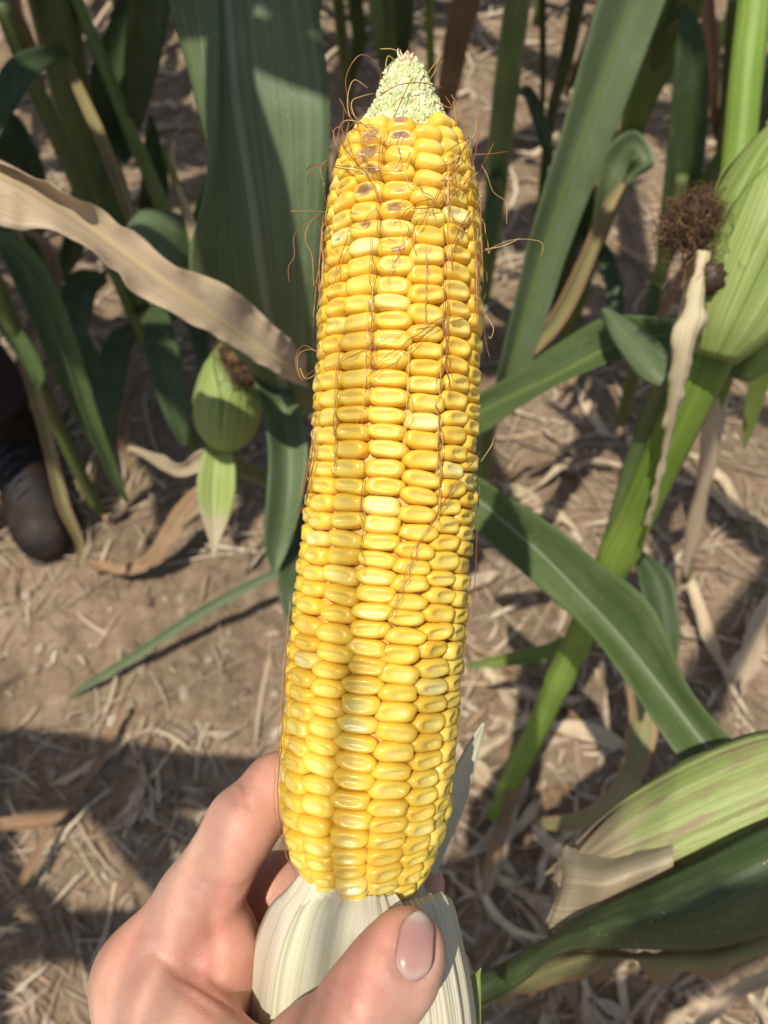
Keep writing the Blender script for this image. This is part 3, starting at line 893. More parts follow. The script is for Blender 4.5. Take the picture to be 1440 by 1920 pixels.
def plants_left():
    # A: olive stalk at the upper left
    b = G(330, 760)
    p = empty("corn_plant", b, "corn plant with thick olive stalk at the upper left corner", "corn plant", PLANTS)
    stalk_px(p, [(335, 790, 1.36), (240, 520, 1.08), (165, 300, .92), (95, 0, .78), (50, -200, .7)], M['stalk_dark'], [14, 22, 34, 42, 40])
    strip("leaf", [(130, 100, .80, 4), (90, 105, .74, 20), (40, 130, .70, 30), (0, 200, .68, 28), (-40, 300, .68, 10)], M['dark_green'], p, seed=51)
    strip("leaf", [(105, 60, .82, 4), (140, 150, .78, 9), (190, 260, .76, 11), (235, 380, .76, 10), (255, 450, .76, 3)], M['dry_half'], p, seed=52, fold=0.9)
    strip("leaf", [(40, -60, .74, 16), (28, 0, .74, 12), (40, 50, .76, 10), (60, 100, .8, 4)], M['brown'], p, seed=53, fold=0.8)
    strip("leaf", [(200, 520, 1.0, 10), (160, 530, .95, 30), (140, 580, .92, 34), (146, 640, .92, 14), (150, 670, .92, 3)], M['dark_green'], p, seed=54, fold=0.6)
    # B: thin green stem
    b = G(440, 700)
    p = empty("corn_plant", b, "slender corn plant with bright thin stem between two dark leaves at upper left", "corn plant", PLANTS)
    stalk_px(p, [(445, 720, 1.4), (375, 550, 1.15), (312, 405, 1.0), (252, 262, .9), (165, 50, .8), (120, -60, .75)], M['sheath'], [9, 11, 14, 13, 12, 12])
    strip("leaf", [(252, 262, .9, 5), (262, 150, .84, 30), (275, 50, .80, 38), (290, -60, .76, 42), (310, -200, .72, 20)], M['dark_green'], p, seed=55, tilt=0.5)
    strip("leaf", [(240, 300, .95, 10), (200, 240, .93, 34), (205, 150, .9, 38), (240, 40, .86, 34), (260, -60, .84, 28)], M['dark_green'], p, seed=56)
    strip("leaf", [(165, 50, .80, 5), (130, 20, .78, 12), (90, -10, .76, 14), (40, -40, .74, 10)], M['green'], p, seed=57, fold=0.8)
    # C: small leaf and withered stub beside the broad leaf
    b = G(470, 760)
    p = empty("corn_plant", b, "stunted corn plant with small rounded leaf and split yellow top left of the broad leaf", "corn plant", PLANTS)
    stalk_px(p, [(475, 770, 1.42), (420, 620, .98), (385, 520, .80), (362, 460, .72)], M['stalk_dark'], [8, 12, 16, 16])
    rows = [[(365, 500, .71), (358, 470, .71), (362, 420, .71)], [(330, 500, .69), (318, 455, .685), (330, 400, .70)], [(290, 495, .68), (275, 440, .67), (290, 393, .69)],
            [(262, 490, .68), (248, 440, .675), (262, 396, .69)], [(240, 460, .69), (237, 440, .69), (240, 420, .69)]]
    loft("leaf", px_stations(rows), M['grey_green'], p, n=40, cross=9, seed=58, wave=0.001)
    strip("stub", [(372, 470, .70, 14), (352, 405, .69, 10), (332, 350, .68, 8), (314, 300, .67, 5), (308, 272, .67, 4)], M['yellow_green'], p, seed=59, fold=0.9)
    strip("stub", [(366, 450, .69, 9), (352, 400, .685, 7), (332, 345, .68, 5), (322, 300, .67, 5), (326, 262, .67, 3)], M['tan'], p, seed=60, fold=0.9)
    strip("leaf", [(365, 500, .71, 10), (380, 440, .70, 26), (400, 380, .70, 30), (410, 320, .70, 20)], M['green'], p, seed=61)
    strip("leaf", [(410, 400, .72, 6), (385, 425, .70, 14), (375, 470, .70, 18), (380, 510, .7, 6)], M['withered'], p, seed=62, fold=0.8, wave=.003)
    # D: long dark leaves at left
    b = G(180, 960)
    p = empty("corn_plant", b, "corn plant with long narrow dark leaves hanging at the left edge", "corn plant", PLANTS)
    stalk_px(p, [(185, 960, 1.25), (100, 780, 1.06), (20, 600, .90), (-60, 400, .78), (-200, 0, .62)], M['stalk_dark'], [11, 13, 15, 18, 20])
    strip("leaf", [(-30, 400, .76, 20), (30, 480, .76, 26), (80, 590, .78, 26), (125, 700, .82, 22), (165, 800, .88, 12), (180, 840, .9, 3)], M['dark_green'], p, seed=63)
    strip("leaf", [(-20, 440, .70, 12), (60, 490, .71, 16), (120, 620, .74, 17), (170, 780, .80, 15), (210, 880, .86, 12), (238, 940, .9, 4)], M['green'], p, seed=64, fold=.6)["label"] = "thin leaf with yellowing tip"
    strip("leaf", [(20, 620, .92, 5), (60, 720, .95, 12), (95, 850, 1.0, 12), (120, 950, 1.04, 12), (150, 1020, 1.08, 8), (145, 1065, 1.1, 3)], M['dry_half'], p, seed=65, fold=.8)
    strip("leaf", [(0, 560, .9, 12), (10, 600, .9, 20), (70, 700, .93, 14), (60, 740, .95, 3)], M['green'], p, seed=66)
    # E: behind the small ear
    b = G(380, 880)
    p = empty("corn_plant", b, "corn plant with drooping bluish dark leaf behind the small green ear", "corn plant", PLANTS)
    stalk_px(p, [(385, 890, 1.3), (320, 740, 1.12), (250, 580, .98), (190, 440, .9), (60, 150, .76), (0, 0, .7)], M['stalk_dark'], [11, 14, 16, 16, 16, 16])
    strip("leaf", [(250, 580, .98, 8), (285, 590, .90, 26), (300, 640, .86, 30), (318, 720, .85, 30), (335, 790, .86, 20), (346, 840, .88, 4)], M['dark_green'], p, seed=67)
    strip("leaf", [(230, 540, .96, 5), (235, 470, .9, 20), (225, 400, .86, 26), (205, 320, .82, 24), (190, 250, .8, 6)], M['dark_green'], p, seed=68)

    # F: dark thicket at the left
    b = G(120, 620)
    p = empty("corn_plant", b, "bushy dark corn plant in the shade behind the dry tan leaf", "corn plant", PLANTS)
    stalk_px(p, [(125, 640, 1.5), (70, 480, 1.3), (10, 330, 1.15), (-60, 150, 1.0)], M['stalk_dark'], [14, 15, 16, 16])
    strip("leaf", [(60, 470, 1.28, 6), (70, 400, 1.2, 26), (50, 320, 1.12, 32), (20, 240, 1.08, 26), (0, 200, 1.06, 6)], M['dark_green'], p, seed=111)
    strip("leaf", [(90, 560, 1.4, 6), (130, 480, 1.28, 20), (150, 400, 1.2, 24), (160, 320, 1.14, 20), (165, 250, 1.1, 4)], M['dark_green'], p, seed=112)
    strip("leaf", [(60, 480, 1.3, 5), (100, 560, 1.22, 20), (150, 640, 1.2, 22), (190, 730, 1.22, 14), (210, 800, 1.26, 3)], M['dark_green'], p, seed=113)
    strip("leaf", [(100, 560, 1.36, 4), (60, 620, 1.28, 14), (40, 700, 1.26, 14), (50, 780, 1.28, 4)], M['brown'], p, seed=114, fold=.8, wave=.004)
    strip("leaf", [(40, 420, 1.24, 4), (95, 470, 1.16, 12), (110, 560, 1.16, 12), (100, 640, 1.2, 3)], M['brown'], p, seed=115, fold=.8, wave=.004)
    b = G(300, 700)
    p = empty("corn_plant", b, "dark corn plant half hidden between the thin stem and the small ear", "corn plant", PLANTS)
    stalk_px(p, [(305, 720, 1.45), (275, 600, 1.25), (240, 460, 1.12), (200, 330, 1.02)], M['dark_green'], [12, 13, 13, 10])
    strip("leaf", [(270, 600, 1.24, 6), (225, 640, 1.15, 24), (205, 720, 1.12, 28), (200, 800, 1.14, 20), (205, 860, 1.18, 3)], M['dark_green'], p, seed=116)
    strip("leaf", [(280, 620, 1.26, 6), (330, 580, 1.16, 18), (365, 600, 1.12, 20), (380, 670, 1.12, 12), (378, 720, 1.14, 3)], M['dark_green'], p, seed=117)
    strip("leaf", [(250, 480, 1.14, 5), (280, 420, 1.06, 22), (290, 340, 1.0, 26), (285, 260, .96, 14), (282, 215, .94, 3)], M['dark_green'], p, seed=118)
    strip("leaf", [(290, 680, 1.36, 4), (250, 740, 1.3, 10), (232, 820, 1.3, 10), (240, 880, 1.32, 3)], M['brown'], p, seed=119, fold=.8, wave=.003)


plants_left()


def plants_top():
    # long grey-green blade right of the ear
    b = G(905, 880)
    p = empty("corn_plant", b, "corn plant with long straight grey green blade slanting right of the held ear", "corn plant", PLANTS)
    stalk_px(p, [(905, 890, 1.2), (918, 800, 1.05), (935, 740, .9)], M['stalk_dark'], [13, 14, 15])
    rows = [[(912, 770, .80), (928, 770, .81), (948, 770, .80)],
            [(935, 690, .735), (957, 690, .75), (990, 700, .74)],
            [(985, 470, .665), (1018, 475, .68), (1062, 480, .67)],
            [(1058, 230, .605), (1098, 240, .62), (1152, 250, .61)],
            [(1122, 0, .56), (1182, 0, .575), (1245, 10, .565)],
            [(1190, -230, .52), (1255, -230, .535), (1330, -220, .525)],
            [(1290, -470, .5), (1320, -470, .5), (1350, -470, .5)]]
    loft("leaf", px_stations(rows), M['grey_green'], p, n=70, cross=11, wave=0.0012, seed=71, rib=M['yellow_green'], rib_w=0.002)
    # stalk right behind the ear
    b = G(900, 560)
    p = empty("corn_plant", b, "corn plant with straight green stalk right behind the upper end of the held ear", "corn plant", PLANTS)
    stalk_px(p, [(898, 600, 1.6), (922, 420, 1.25), (945, 200, 1.0), (968, 20, .86), (985, -120, .78)], M['sheath'], [14, 20, 24, 25, 25])
    strip("leaf", [(958, 170, 1.0, 6), (988, 172, .97, 12), (1008, 215, .95, 13), (1024, 270, .95, 12), (1034, 310, .96, 3)], M['dark_green'], p, seed=72, fold=.8)
    strip("leaf", [(925, 430, 1.26, 8), (930, 330, 1.1, 16), (925, 380, 1.06, 14), (915, 480, 1.1, 6)], M['green'], p, seed=73)
    # thin stalks over the ear
    b = G(812, 420)
    p = empty("corn_plant", b, "thin green corn stalk rising straight above the cob tip", "corn plant", PLANTS)
    stalk_px(p, [(815, 440, 1.7), (810, 200, 1.3), (806, 60, 1.15), (803, -80, 1.05)], M['stalk'], [7, 8, 8, 8])
    strip("leaf", [(812, 260, 1.4, 6), (838, 180, 1.25, 18), (856, 80, 1.15, 24), (876, -10, 1.08, 28), (890, -120, 1.0, 20)], M['brown'], p, seed=74, fold=.7, wave=.004)["label"] = "dry brown hanging leaf"
    b = G(735, 400)
    p = empty("corn_plant", b, "dark green corn plant directly behind the cob tip", "corn plant", PLANTS)
    stalk_px(p, [(738, 420, 1.65), (732, 160, 1.2), (728, 40, 1.08), (722, -90, 1.0)], M['stalk_dark'], [12, 16, 17, 17])
    strip("leaf", [(738, 200, 1.3, 6), (752, 90, 1.12, 16), (758, 0, 1.05, 18), (765, -100, 1.0, 10)], M['dark_green'], p, seed=75)
    strip("leaf", [(732, 160, 1.22, 4), (712, 80, 1.1, 12), (704, 0, 1.04, 14), (690, -100, 1.0, 8)], M['sheath'], p, seed=76)
    # dark narrow one
    b = G(1005, 420)
    p = empty("corn_plant", b, "small corn plant with very narrow dark stem left of the long grey green blade", "corn plant", PLANTS)
    stalk_px(p, [(1010, 430, 1.7), (1030, 240, 1.4), (1062, 110, 1.2), (1095, -60, 1.05)], M['dark_green'], [7, 10, 14, 16])
    strip("leaf", [(1016, 260, 1.5, 4), (1018, 130, 1.25, 6), (1017, 20, 1.12, 7), (1016, -80, 1.05, 7)], M['dark_green'], p, seed=77)
    strip("leaf", [(1060, 180, 1.3, 4), (1100, 90, 1.2, 10), (1120, 30, 1.15, 11), (1150, -60, 1.1, 6)], M['brown'], p, seed=78, fold=.8)
    # middle right group
    b = G(1100, 640)
    p = empty("corn_plant", b, "corn plant with curled sunlit leaf right of the long grey green blade", "corn plant", PLANTS)
    stalk_px(p, [(1055, 660, 1.4), (1100, 500, 1.15), (1160, 330, .95), (1205, 180, .85), (1260, 0, .75), (1290, -100, .7)], M['stalk_dark'], [14, 18, 22, 24, 24, 22])
    strip("leaf", [(1150, 350, .93, 8), (1190, 220, .84, 24), (1225, 130, .80, 34), (1262, 60, .77, 40), (1300, -40, .73, 30)], M['yellow_green'], p, seed=79, tilt=.3)
    strip("leaf", [(1160, 120, .80, 6), (1195, 90, .76, 14), (1235, 10, .73, 20), (1260, -80, .7, 16)], M['green'], p, seed=80)
    strip("leaf", [(1055, 400, 1.0, 10), (1090, 300, .92, 16), (1130, 200, .85, 18), (1175, 100, .79, 18), (1210, 0, .75, 20), (1230, -80, .72, 12)], M['dark_green'], p, seed=81, tilt=.4)
    strip("leaf", [(1110, 480, .98, 6), (1135, 370, .90, 18), (1160, 300, .87, 30), (1190, 272, .85, 28), (1206, 300, .84, 22), (1180, 330, .86, 10), (1170, 345, .87, 4)], M['grey_green'], p, seed=82, fold=.6)
    strip("leaf", [(1170, 340, .87, 5), (1135, 400, .86, 12), (1100, 490, .88, 15), (1050, 590, .92, 16), (1005, 645, .95, 14), (965, 690, .98, 4)], M['dry_half'], p, seed=83, fold=.8)
    # dark leaf by the silk
    b = G(1170, 760)
    p = empty("corn_plant", b, "corn plant with wide dark upright leaf left of the brown silk tuft", "corn plant", PLANTS)
    stalk_px(p, [(1165, 790, 1.25), (1215, 600, 1.02), (1250, 470, .9), (1280, 330, .82)], M['stalk_dark'], [12, 14, 14, 12])
    strip("leaf", [(1235, 520, .94, 8), (1268, 400, .86, 30), (1288, 270, .80, 36), (1296, 130, .75, 32), (1292, 50, .73, 22), (1276, 20, .73, 14), (1258, 40, .74, 4)], M['dark_green'], p, seed=84)
    strip("leaf", [(1255, 460, .9, 6), (1310, 380, .80, 20), (1370, 290, .74, 26), (1430, 190, .7, 26), (1500, 60, .66, 10)], M['green'], p, seed=85, rib=M['midrib'], rib_w=.0016)
    strip("leaf", [(1240, 500, .95, 5), (1225, 560, .93, 12), (1222, 640, .95, 12), (1215, 700, .98, 4)], M['green'], p, seed=86, fold=.8)
    strip("leaf", [(1290, 480, .88, 4), (1265, 540, .9, 10), (1235, 600, .93, 8), (1205, 690, .98, 3)], M['brown'], p, seed=87, fold=.9)
    # dry stem at right
    b = G(1285, 1090)
    p = empty("corn_plant", b, "dead corn plant with yellow tan stem behind the thick green stalk at right", "corn plant", PLANTS)
    stalk_px(p, [(1283, 1090, 1.12), (1312, 950, 1.0), (1335, 800, .88), (1385, 650, .78), (1470, 480, .68)], M['yellow_green'], [8, 12, 13, 13, 13])
    strip("leaf", [(1285, 1085, 1.1, 4), (1295, 1020, 1.04, 14), (1320, 900, .94, 14), (1340, 780, .86, 18), (1360, 710, .82, 10)], M['tan'], p, seed=88, fold=-.7, wave=.003)
    strip("leaf", [(1345, 690, .78, 8), (1400, 690, .74, 26), (1450, 640, .70, 26), (1520, 560, .66, 10)], M['green'], p, seed=89)
    strip("leaf", [(1420, 600, .8, 4), (1425, 700, .84, 18), (1410, 770, .88, 16), (1395, 840, .92, 3)], M['yellow_green'], p, seed=90)

    # thicket at the upper right
    b = G(1030, 600)
    p = empty("corn_plant", b, "corn plant of many narrow blades between the long blade and the silk tuft", "corn plant", PLANTS)
    stalk_px(p, [(1030, 620, 1.5), (1065, 480, 1.3), (1110, 320, 1.12), (1150, 160, 1.0), (1185, 0, .9)], M['stalk_dark'], [10, 12, 13, 13, 12])
    strip("leaf", [(1060, 500, 1.3, 4), (1100, 420, 1.15, 14), (1150, 320, 1.02, 17), (1205, 200, .92, 16), (1250, 110, .86, 4)], M['green'], p, seed=121, fold=.7)
    strip("leaf", [(1040, 580, 1.4, 4), (1062, 500, 1.2, 14), (1075, 400, 1.1, 16), (1110, 290, 1.02, 14), (1135, 210, .98, 3)], M['dark_green'], p, seed=122, fold=.7)
    strip("leaf", [(1080, 420, 1.22, 4), (1130, 470, 1.1, 14), (1155, 560, 1.08, 16), (1150, 640, 1.1, 10), (1140, 690, 1.14, 3)], M['dark_green'], p, seed=123)
    strip("leaf", [(1050, 560, 1.36, 3), (1090, 610, 1.28, 9), (1085, 680, 1.28, 10), (1060, 730, 1.3, 3)], M['brown'], p, seed=124, fold=.8, wave=.004)
    strip("leaf", [(1100, 380, 1.16, 3), (1122, 420, 1.08, 7), (1105, 480, 1.06, 8), (1070, 540, 1.1, 7), (1050, 600, 1.14, 2)], M['yellow_green'], p, seed=125, fold=.8)
    b = G(1330, 560)
    p = empty("corn_plant", b, "corn plant with dry hanging leaves behind the bright upright stem at top right", "corn plant", PLANTS)
    stalk_px(p, [(1335, 580, 1.55), (1345, 400, 1.3), (1360, 200, 1.1), (1375, 0, .96)], M['stalk_dark'], [10, 11, 11, 11])
    strip("leaf", [(1350, 300, 1.2, 4), (1338, 200, 1.1, 12), (1332, 90, 1.0, 15), (1325, -30, .94, 16)], M['brown'], p, seed=126, fold=.8, wave=.004)
    strip("leaf", [(1345, 330, 1.24, 3), (1355, 270, 1.16, 10), (1385, 240, 1.12, 12), (1420, 260, 1.1, 8), (1436, 310, 1.12, 2)], M['brown'], p, seed=127, fold=.8, wave=.004)
    strip("leaf", [(1340, 460, 1.36, 4), (1320, 500, 1.28, 12), (1310, 580, 1.28, 12), (1320, 640, 1.32, 3)], M['green'], p, seed=128)
    strip("leaf", [(1355, 240, 1.14, 4), (1390, 150, 1.04, 16), (1405, 60, .98, 20), (1412, -40, .92, 18)], M['dark_green'], p, seed=129)
    b = G(665, 380)
    p = empty("corn_plant", b, "shaded corn plant between the broad leaf and the cob tip", "corn plant", PLANTS)
    stalk_px(p, [(668, 400, 1.7), (655, 200, 1.4), (640, 60, 1.2), (625, -80, 1.08)], M['stalk_dark'], [9, 10, 11, 11])
    strip("leaf", [(650, 180, 1.36, 4), (672, 90, 1.24, 12), (668, 20, 1.18, 14), (655, -50, 1.12, 10)], M['green'], p, seed=130)
    strip("leaf", [(655, 220, 1.42, 3), (640, 270, 1.34, 8), (632, 330, 1.34, 8), (640, 390, 1.38, 2)], M['brown'], p, seed=131, fold=.8, wave=.003)


plants_top()


def in_frame(S, near=0.9):
    q = np.asarray(S).reshape(-1, 3) - CAM
    d = q @ FW
    x = 720 + (q @ RT) / np.maximum(d, 1e-3) * F
    y = 960 - (q @ UP) / np.maximum(d, 1e-3) * F
    return (d > 0.01) & (x > -25) & (x < 1465) & (y > -25) & (y < 1945), x, y, d


LIT = ([V(x, y, .2) for x in (560, 640, 720, 800, 880) for y in range(90, 1700, 70)] + [V(x, y, .2) for x in (480, 620, 780, 880) for y in range(1720, 1930, 60)] + [V(x, y, .2) for x, y in ((250, 1800), (330, 1650), (420, 1520), (260, 1900), (400, 1800))]
       + [V(x, y, d) for x, y, d in [(590, 250, .41), (600, 400, .43), (600, 560, .47), (350, 80, .42), (30, 350, .35), (110, 380, .36), (250, 490, .39), (380, 575, .42), (480, 640, .46), (420, 740, .58), (405, 930, .62), (390, 780, .58),
                                     (530, 860, .56), (530, 970, .56), (1330, 420, .38), (1400, 500, .37), (1300, 420, .38), (1400, 380, .36), (1350, 600, .4), (1400, 180, .43), (1300, 740, .48), (1270, 850, .53), (1230, 780, .5),
                                     (1190, 650, .5), (1080, 690, .53), (980, 740, .56), (950, 950, .54), (1010, 1040, .51), (1250, 1330, .44), (1100, 200, .61), (1060, 330, .64), (1020, 450, .67), (980, 600, .7), (1130, 80, .58),
                                     (1080, 1210, .9), (1040, 1300, .97), (1190, 300, .85), (1210, 1510, .325), (1220, 650, .47)]]
       + [G(x, y) for x, y in [(60, 1130), (200, 1150), (330, 1250), (120, 1280), (430, 1160), (420, 1260), (150, 1600), (130, 1850), (1050, 900), (1250, 1150), (1330, 1050), (1400, 1350), (1130, 1350), (1250, 480), (1000, 320), (1050, 830)] + [(x, y) for x in range(10, 560, 60) for y in range(1080, 1330, 50)]])
LIT = np.array(LIT)


def blocks_light(S, margin):
    q = np.asarray(S).reshape(-1, 1, 3) - LIT[None]
    t = q @ SUN
    dd = np.linalg.norm(q - t[..., None] * SUN, axis=-1)
    return bool(np.any((t > .05) & (dd < margin)))


def field_plant(x, y, h, seed, label, mats=('green', 'grey_green', 'dark_green'), lo=0.35):
    """a whole plant further off; leaves that would hang across the open middle of the view are left off"""
    q = random.Random(seed)
    p = empty("corn_plant", (x, y, 0), label, "corn plant", PLANTS)
    lean = (q.uniform(-.06, .06), q.uniform(-.06, .06))
    top = np.array([x + lean[0] * h, y + lean[1] * h, h])
    P = [np.array([x, y, -.02]), np.array([x + lean[0] * h * .3, y + lean[1] * h * .3, h * .4]), top]
    Q = catmull(P, 30)
    ok, px, py, d = in_frame(Q)
    if not np.any(ok & ((py > 420) | (d < .8))):
        tube("stalk", Q, np.interp(np.linspace(0, 1, 30), [0, .6, 1], [.013, .011, .004]), M['stalk_dark'], p, 10)
    else:
        Q = Q[:]
        keep = ~(ok & ((py > 420) | (d < .8)))
        if keep.sum() > 4:
            i = np.where(keep)[0]
            tube("stalk", Q[i[0]:i[-1] + 1], .011, M['stalk_dark'], p, 10)
    az = q.uniform(0, 6.28)
    n = int((h - lo) / 0.16)
    for k in range(n):
        z = lo + (h - lo) * k / n
        t = z / h
        b = Q[int(t * 29)]
        a = az + math.pi * (k % 2) + q.uniform(-.5, .5)
        L = q.uniform(.45, .75) * (1 - .35 * t)
        w = q.uniform(.026, .040) * (1 - .2 * t)
        rise = q.uniform(.7, 1.3)
        rows = []
        for i in range(8):
            s = i / 7
            r = L * (s ** .9) * .85
            zz = b[2] + L * (rise * s * .75 - 1.15 * s ** 2.2)
            c = np.array([b[0] + math.cos(a) * r, b[1] + math.sin(a) * r, max(zz, .03)])
            ww = w * (0.35 + 1.3 * s if s < .5 else 2.0 * (1 - s)) + .001
            sd = np.array([-math.sin(a), math.cos(a), 0]) ; tw = q.uniform(-.25, .25)
            sd = sd * math.cos(tw) + np.array([0, 0, math.sin(tw)])
            rows.append([c - sd * ww + np.array([0, 0, ww * .35]), c, c + sd * ww + np.array([0, 0, ww * .35])])
        ok, px, py, d = in_frame(catmull(rows, 20))
        if blocks_light(catmull(rows, 20), .02):
            continue
        if np.any(ok & ((py > 430) | (d < .75))) or (np.any(ok & (py > 60) & (px > 560) & (px < 960) & (d < 1.5))):
            continue
        loft("leaf", rows, M[q.choice(mats) if z > .5 or q.random() < .5 else 'brown'], p, n=26, cross=7, wave=.004, seed=seed + k, wfreq=14)
    return p


def field():
    q = random.Random(5)
    for k, (x, y) in enumerate([(-1.05, 1.75), (-.72, 1.95), (-.35, 2.1), (.05, 2.0), (.42, 2.15), (.8, 1.9), (1.15, 1.7),
                                (-.9, 2.6), (-.4, 2.7), (.1, 2.75), (.6, 2.65), (1.1, 2.55)]):
        nth = ("first", "second", "third", "fourth", "fifth", "sixth", "seventh")
        lab = "%s corn plant from the left in the %s row across the top" % (nth[k if k < 7 else k - 7], "nearer" if k < 7 else "farther")
        field_plant(x + q.uniform(-.06, .06), y + q.uniform(-.06, .06), q.uniform(1.75, 2.1), 200 + 20 * k, lab)
    for k, (x, y, w) in enumerate([(-1.0, 1.0, "beyond the left edge"), (1.05, 1.2, "beyond the upper right corner"), (1.1, .1, "beyond the right edge")]):
        field_plant(x, y, q.uniform(1.8, 2.1), 600 + 20 * k, "tall leafy corn plant %s, its crown above the view" % w)


field()


def shade_casters():
    """unseen plants added to dapple the scene: high leaves aimed at chosen spots"""
    spots = [(-1.06, -.06, "tall corn plant left of the lower left soil"), (-.84, .62, "tall corn plant beside the person in boots"), (-.62, 1.32, "tall corn plant over the upper left leaves"),
             (.86, .42, "tall corn plant right of the swollen ear"), (.78, -.22, "tall corn plant behind the lower right ear"), (-.42, -.52, "tall tasselled corn plant behind the photographer"), (.15, 1.55, "tall corn plant in the row beyond the held ear")]
    plants = []
    for x, y, lab in spots:
        p = empty("corn_plant", (x, y, 0), lab + ", added out of view for shade", "corn plant", PLANTS)  # invented plant outside the frame, there to cast shade
        top = 2.15
        lean = .05 * np.array([math.sin(x * 9), math.cos(y * 7), 0])
        Q = catmull([np.array([x, y, -.02]), np.array([x, y, .9]) + lean * .4, np.array([x, y, top]) + lean], 40)
        ok, px, py, d = in_frame(Q)
        if np.any(ok & (py > 120)):
            Q = Q[~(ok & (py > 120))]
        tube("stalk", Q, np.interp(np.linspace(0, 1, len(Q)), [0, .6, 1], [.013, .011, .004]), M['stalk_dark'], p, 10)
        plants.append((p, np.array([x, y, 0.0]), lean))
    q = random.Random(77)

    def shade(T, z, hw, half=.20):
        for k in range(12):
            zz = z + (0, .15, .35, -.08, .5, .25)[k % 6]
            c = T + SUN * ((zz - T[2]) / SUN[2])
            for pl in sorted(plants, key=lambda a: np.linalg.norm(a[1][:2] - c[:2]))[:4]:
                if shade1(T + np.array([q.gauss(0, .005 * k), q.gauss(0, .005 * k), 0]), zz, hw * (1, .7)[k // 6], half * (1, .4)[k // 6], pl):
                    return
        print("no room for shade", T)

    def shade1(T, z, hw, half, pl):
        T = np.asarray(T, float)
        c = T + SUN * ((z - T[2]) / SUN[2])
        p, b, lean = pl
        dv = c - b; dv[2] = 0
        dist = np.linalg.norm(dv); dv = dv / max(dist, 1e-6)
        z0 = z - .12 - .15 * dist
        n0 = b + lean * z0 / 2.15 + np.array([0, 0, z0])
        e1 = c + dv * half + np.array([0, 0, -.05]); e2 = c + dv * (half * 1.8) + np.array([0, 0, -.03 - half * .6])
        pts = [n0, n0 * .6 + c * .4 + np.array([0, 0, .05]), c, e1, e2]
        rows = []
        for k, (pt, w) in enumerate(zip(pts, [.3, .85, 1.0, .75, .05])):
            sd = np.array([-dv[1], dv[0], q.uniform(-.25, .25)]); sd /= np.linalg.norm(sd)
            rows.append([pt - sd * hw * w + np.array([0, 0, hw * w * .3]), pt, pt + sd * hw * w + np.array([0, 0, hw * w * .3])])
        ok, px, py, d = in_frame(catmull(rows, 24))
        if np.any(ok) or blocks_light(catmull(rows, 30), hw * .9 + .012):
            return False
        loft("leaf", rows, M['green'], p, n=26, cross=7, wave=.005, seed=q.randrange(999), wfreq=14)  # added leaf, aimed so its shadow lands on the target
        return True
    g = lambda x, y: G(x, y)
    for x, y in [(60, 1440), (160, 1430), (230, 1430), (310, 1410), (400, 1400), (380, 1480), (200, 1500), (60, 1500), (330, 1600), (120, 1530), (290, 1490), (20, 1600), (40, 1680), (110, 1740), (220, 1700)]:
        shade(g(x + q.uniform(-25, 25), y + q.uniform(-15, 45)), 1.35 + q.uniform(0, .5), q.uniform(.018, .034), q.uniform(.08, .2))
    for x, y in [(100, 620), (250, 780), (330, 900), (60, 980), (160, 860), (60, 780), (330, 640), (120, 420), (300, 300), (220, 160), (60, 200), (420, 120), (150, 1000)]:
        shade(g(x, y), 1.4 + q.uniform(0, .45), .046)
    for x, y, d in [(100, 150, .82), (230, 120, .84), (60, 560, .78), (150, 720, .82), (300, 700, .86), (200, 450, .9), (270, 60, .8)]:
        shade(V(x, y, d), 1.4 + q.uniform(0, .45), .042)
    for x, y, d, w in [(440, 120, .415, .012), (480, 250, .43, .02), (480, 330, .44, .022), (500, 450, .46, .024), (540, 560, .48, .024), (570, 150, .415, .018)]:
        shade(V(x, y, d), 1.55, w, half=.1)
    for x, y, d in [(1400, 1450, .32), (1330, 1500, .32), (1300, 1590, .33), (1180, 1610, .34), (1100, 1660, .34), (1330, 1700, .30), (1200, 1730, .31), (1120, 1770, .33), (1420, 1640, .29), (980, 1830, .35)]:
        shade(V(x, y, d), 1.5 + q.uniform(0, .3), .030, .12)
    for x, y in [(960, 1640), (1040, 1560), (940, 1440), (1090, 1480), (1000, 1760), (1180, 1880), (1350, 960), (1180, 1000), (960, 1080), (1120, 720), (1400, 1300), (960, 900), (1280, 1320)]:
        shade(g(x, y), 1.45 + q.uniform(0, .4), .034)
    for x, y in [(650, 200), (860, 330), (1010, 120), (1120, 500), (1260, 620), (1330, 240), (1180, 80), (700, 60), (1420, 420), (1000, 420)]:
        shade(g(x, y), 1.5 + q.uniform(0, .4), .044)
    for x, y, d in [(1290, 260, .8), (1120, 260, .85), (940, 250, 1.0), (1180, 200, .85)]:
        shade(V(x, y, d), 1.5 + q.uniform(0, .3), .036)
    # made-up tassel above the view; thin branches soften the light on the hand
    p, b, lean = plants[5]
    H = V(600, 1690, .19)
    c = H + SUN * 1.05
    n0 = b + lean + np.array([0, 0, 2.15])
    tas = mesh("shade_tassel", *tube_data(catmull([n0, n0 * .6 + c * .4 + np.array([0, 0, .10]), c + np.array([0, 0, .03]), c + (c - n0) * .4 - np.array([0, 0, .06])], 24), np.linspace(.004, .0015, 24), 8)[:2], M['dry_half'], p)
    ax = nrm((c - n0) * np.array([1, 1, 0])); sd = np.array([-ax[1], ax[0], 0])
    for k in range(13):
        off = (k - 6) * .0145 + q.gauss(0, .0015)
        s0 = n0 * .55 + c * .45 + np.array([0, 0, .08])
        m1 = c - ax * .06 + sd * off + np.array([0, 0, q.uniform(-.01, .02)])
        m2 = c + ax * .07 + sd * off * 1.15 + np.array([0, 0, q.uniform(-.03, 0)])
        v, f, uvq = tube_data(catmull([s0, (s0 + m1) / 2 + sd * off * .4, m1, m2], 24), .0013, 6)
        mesh("shade_tassel_branch", v, f, M['dry_half'], tas, uvq)


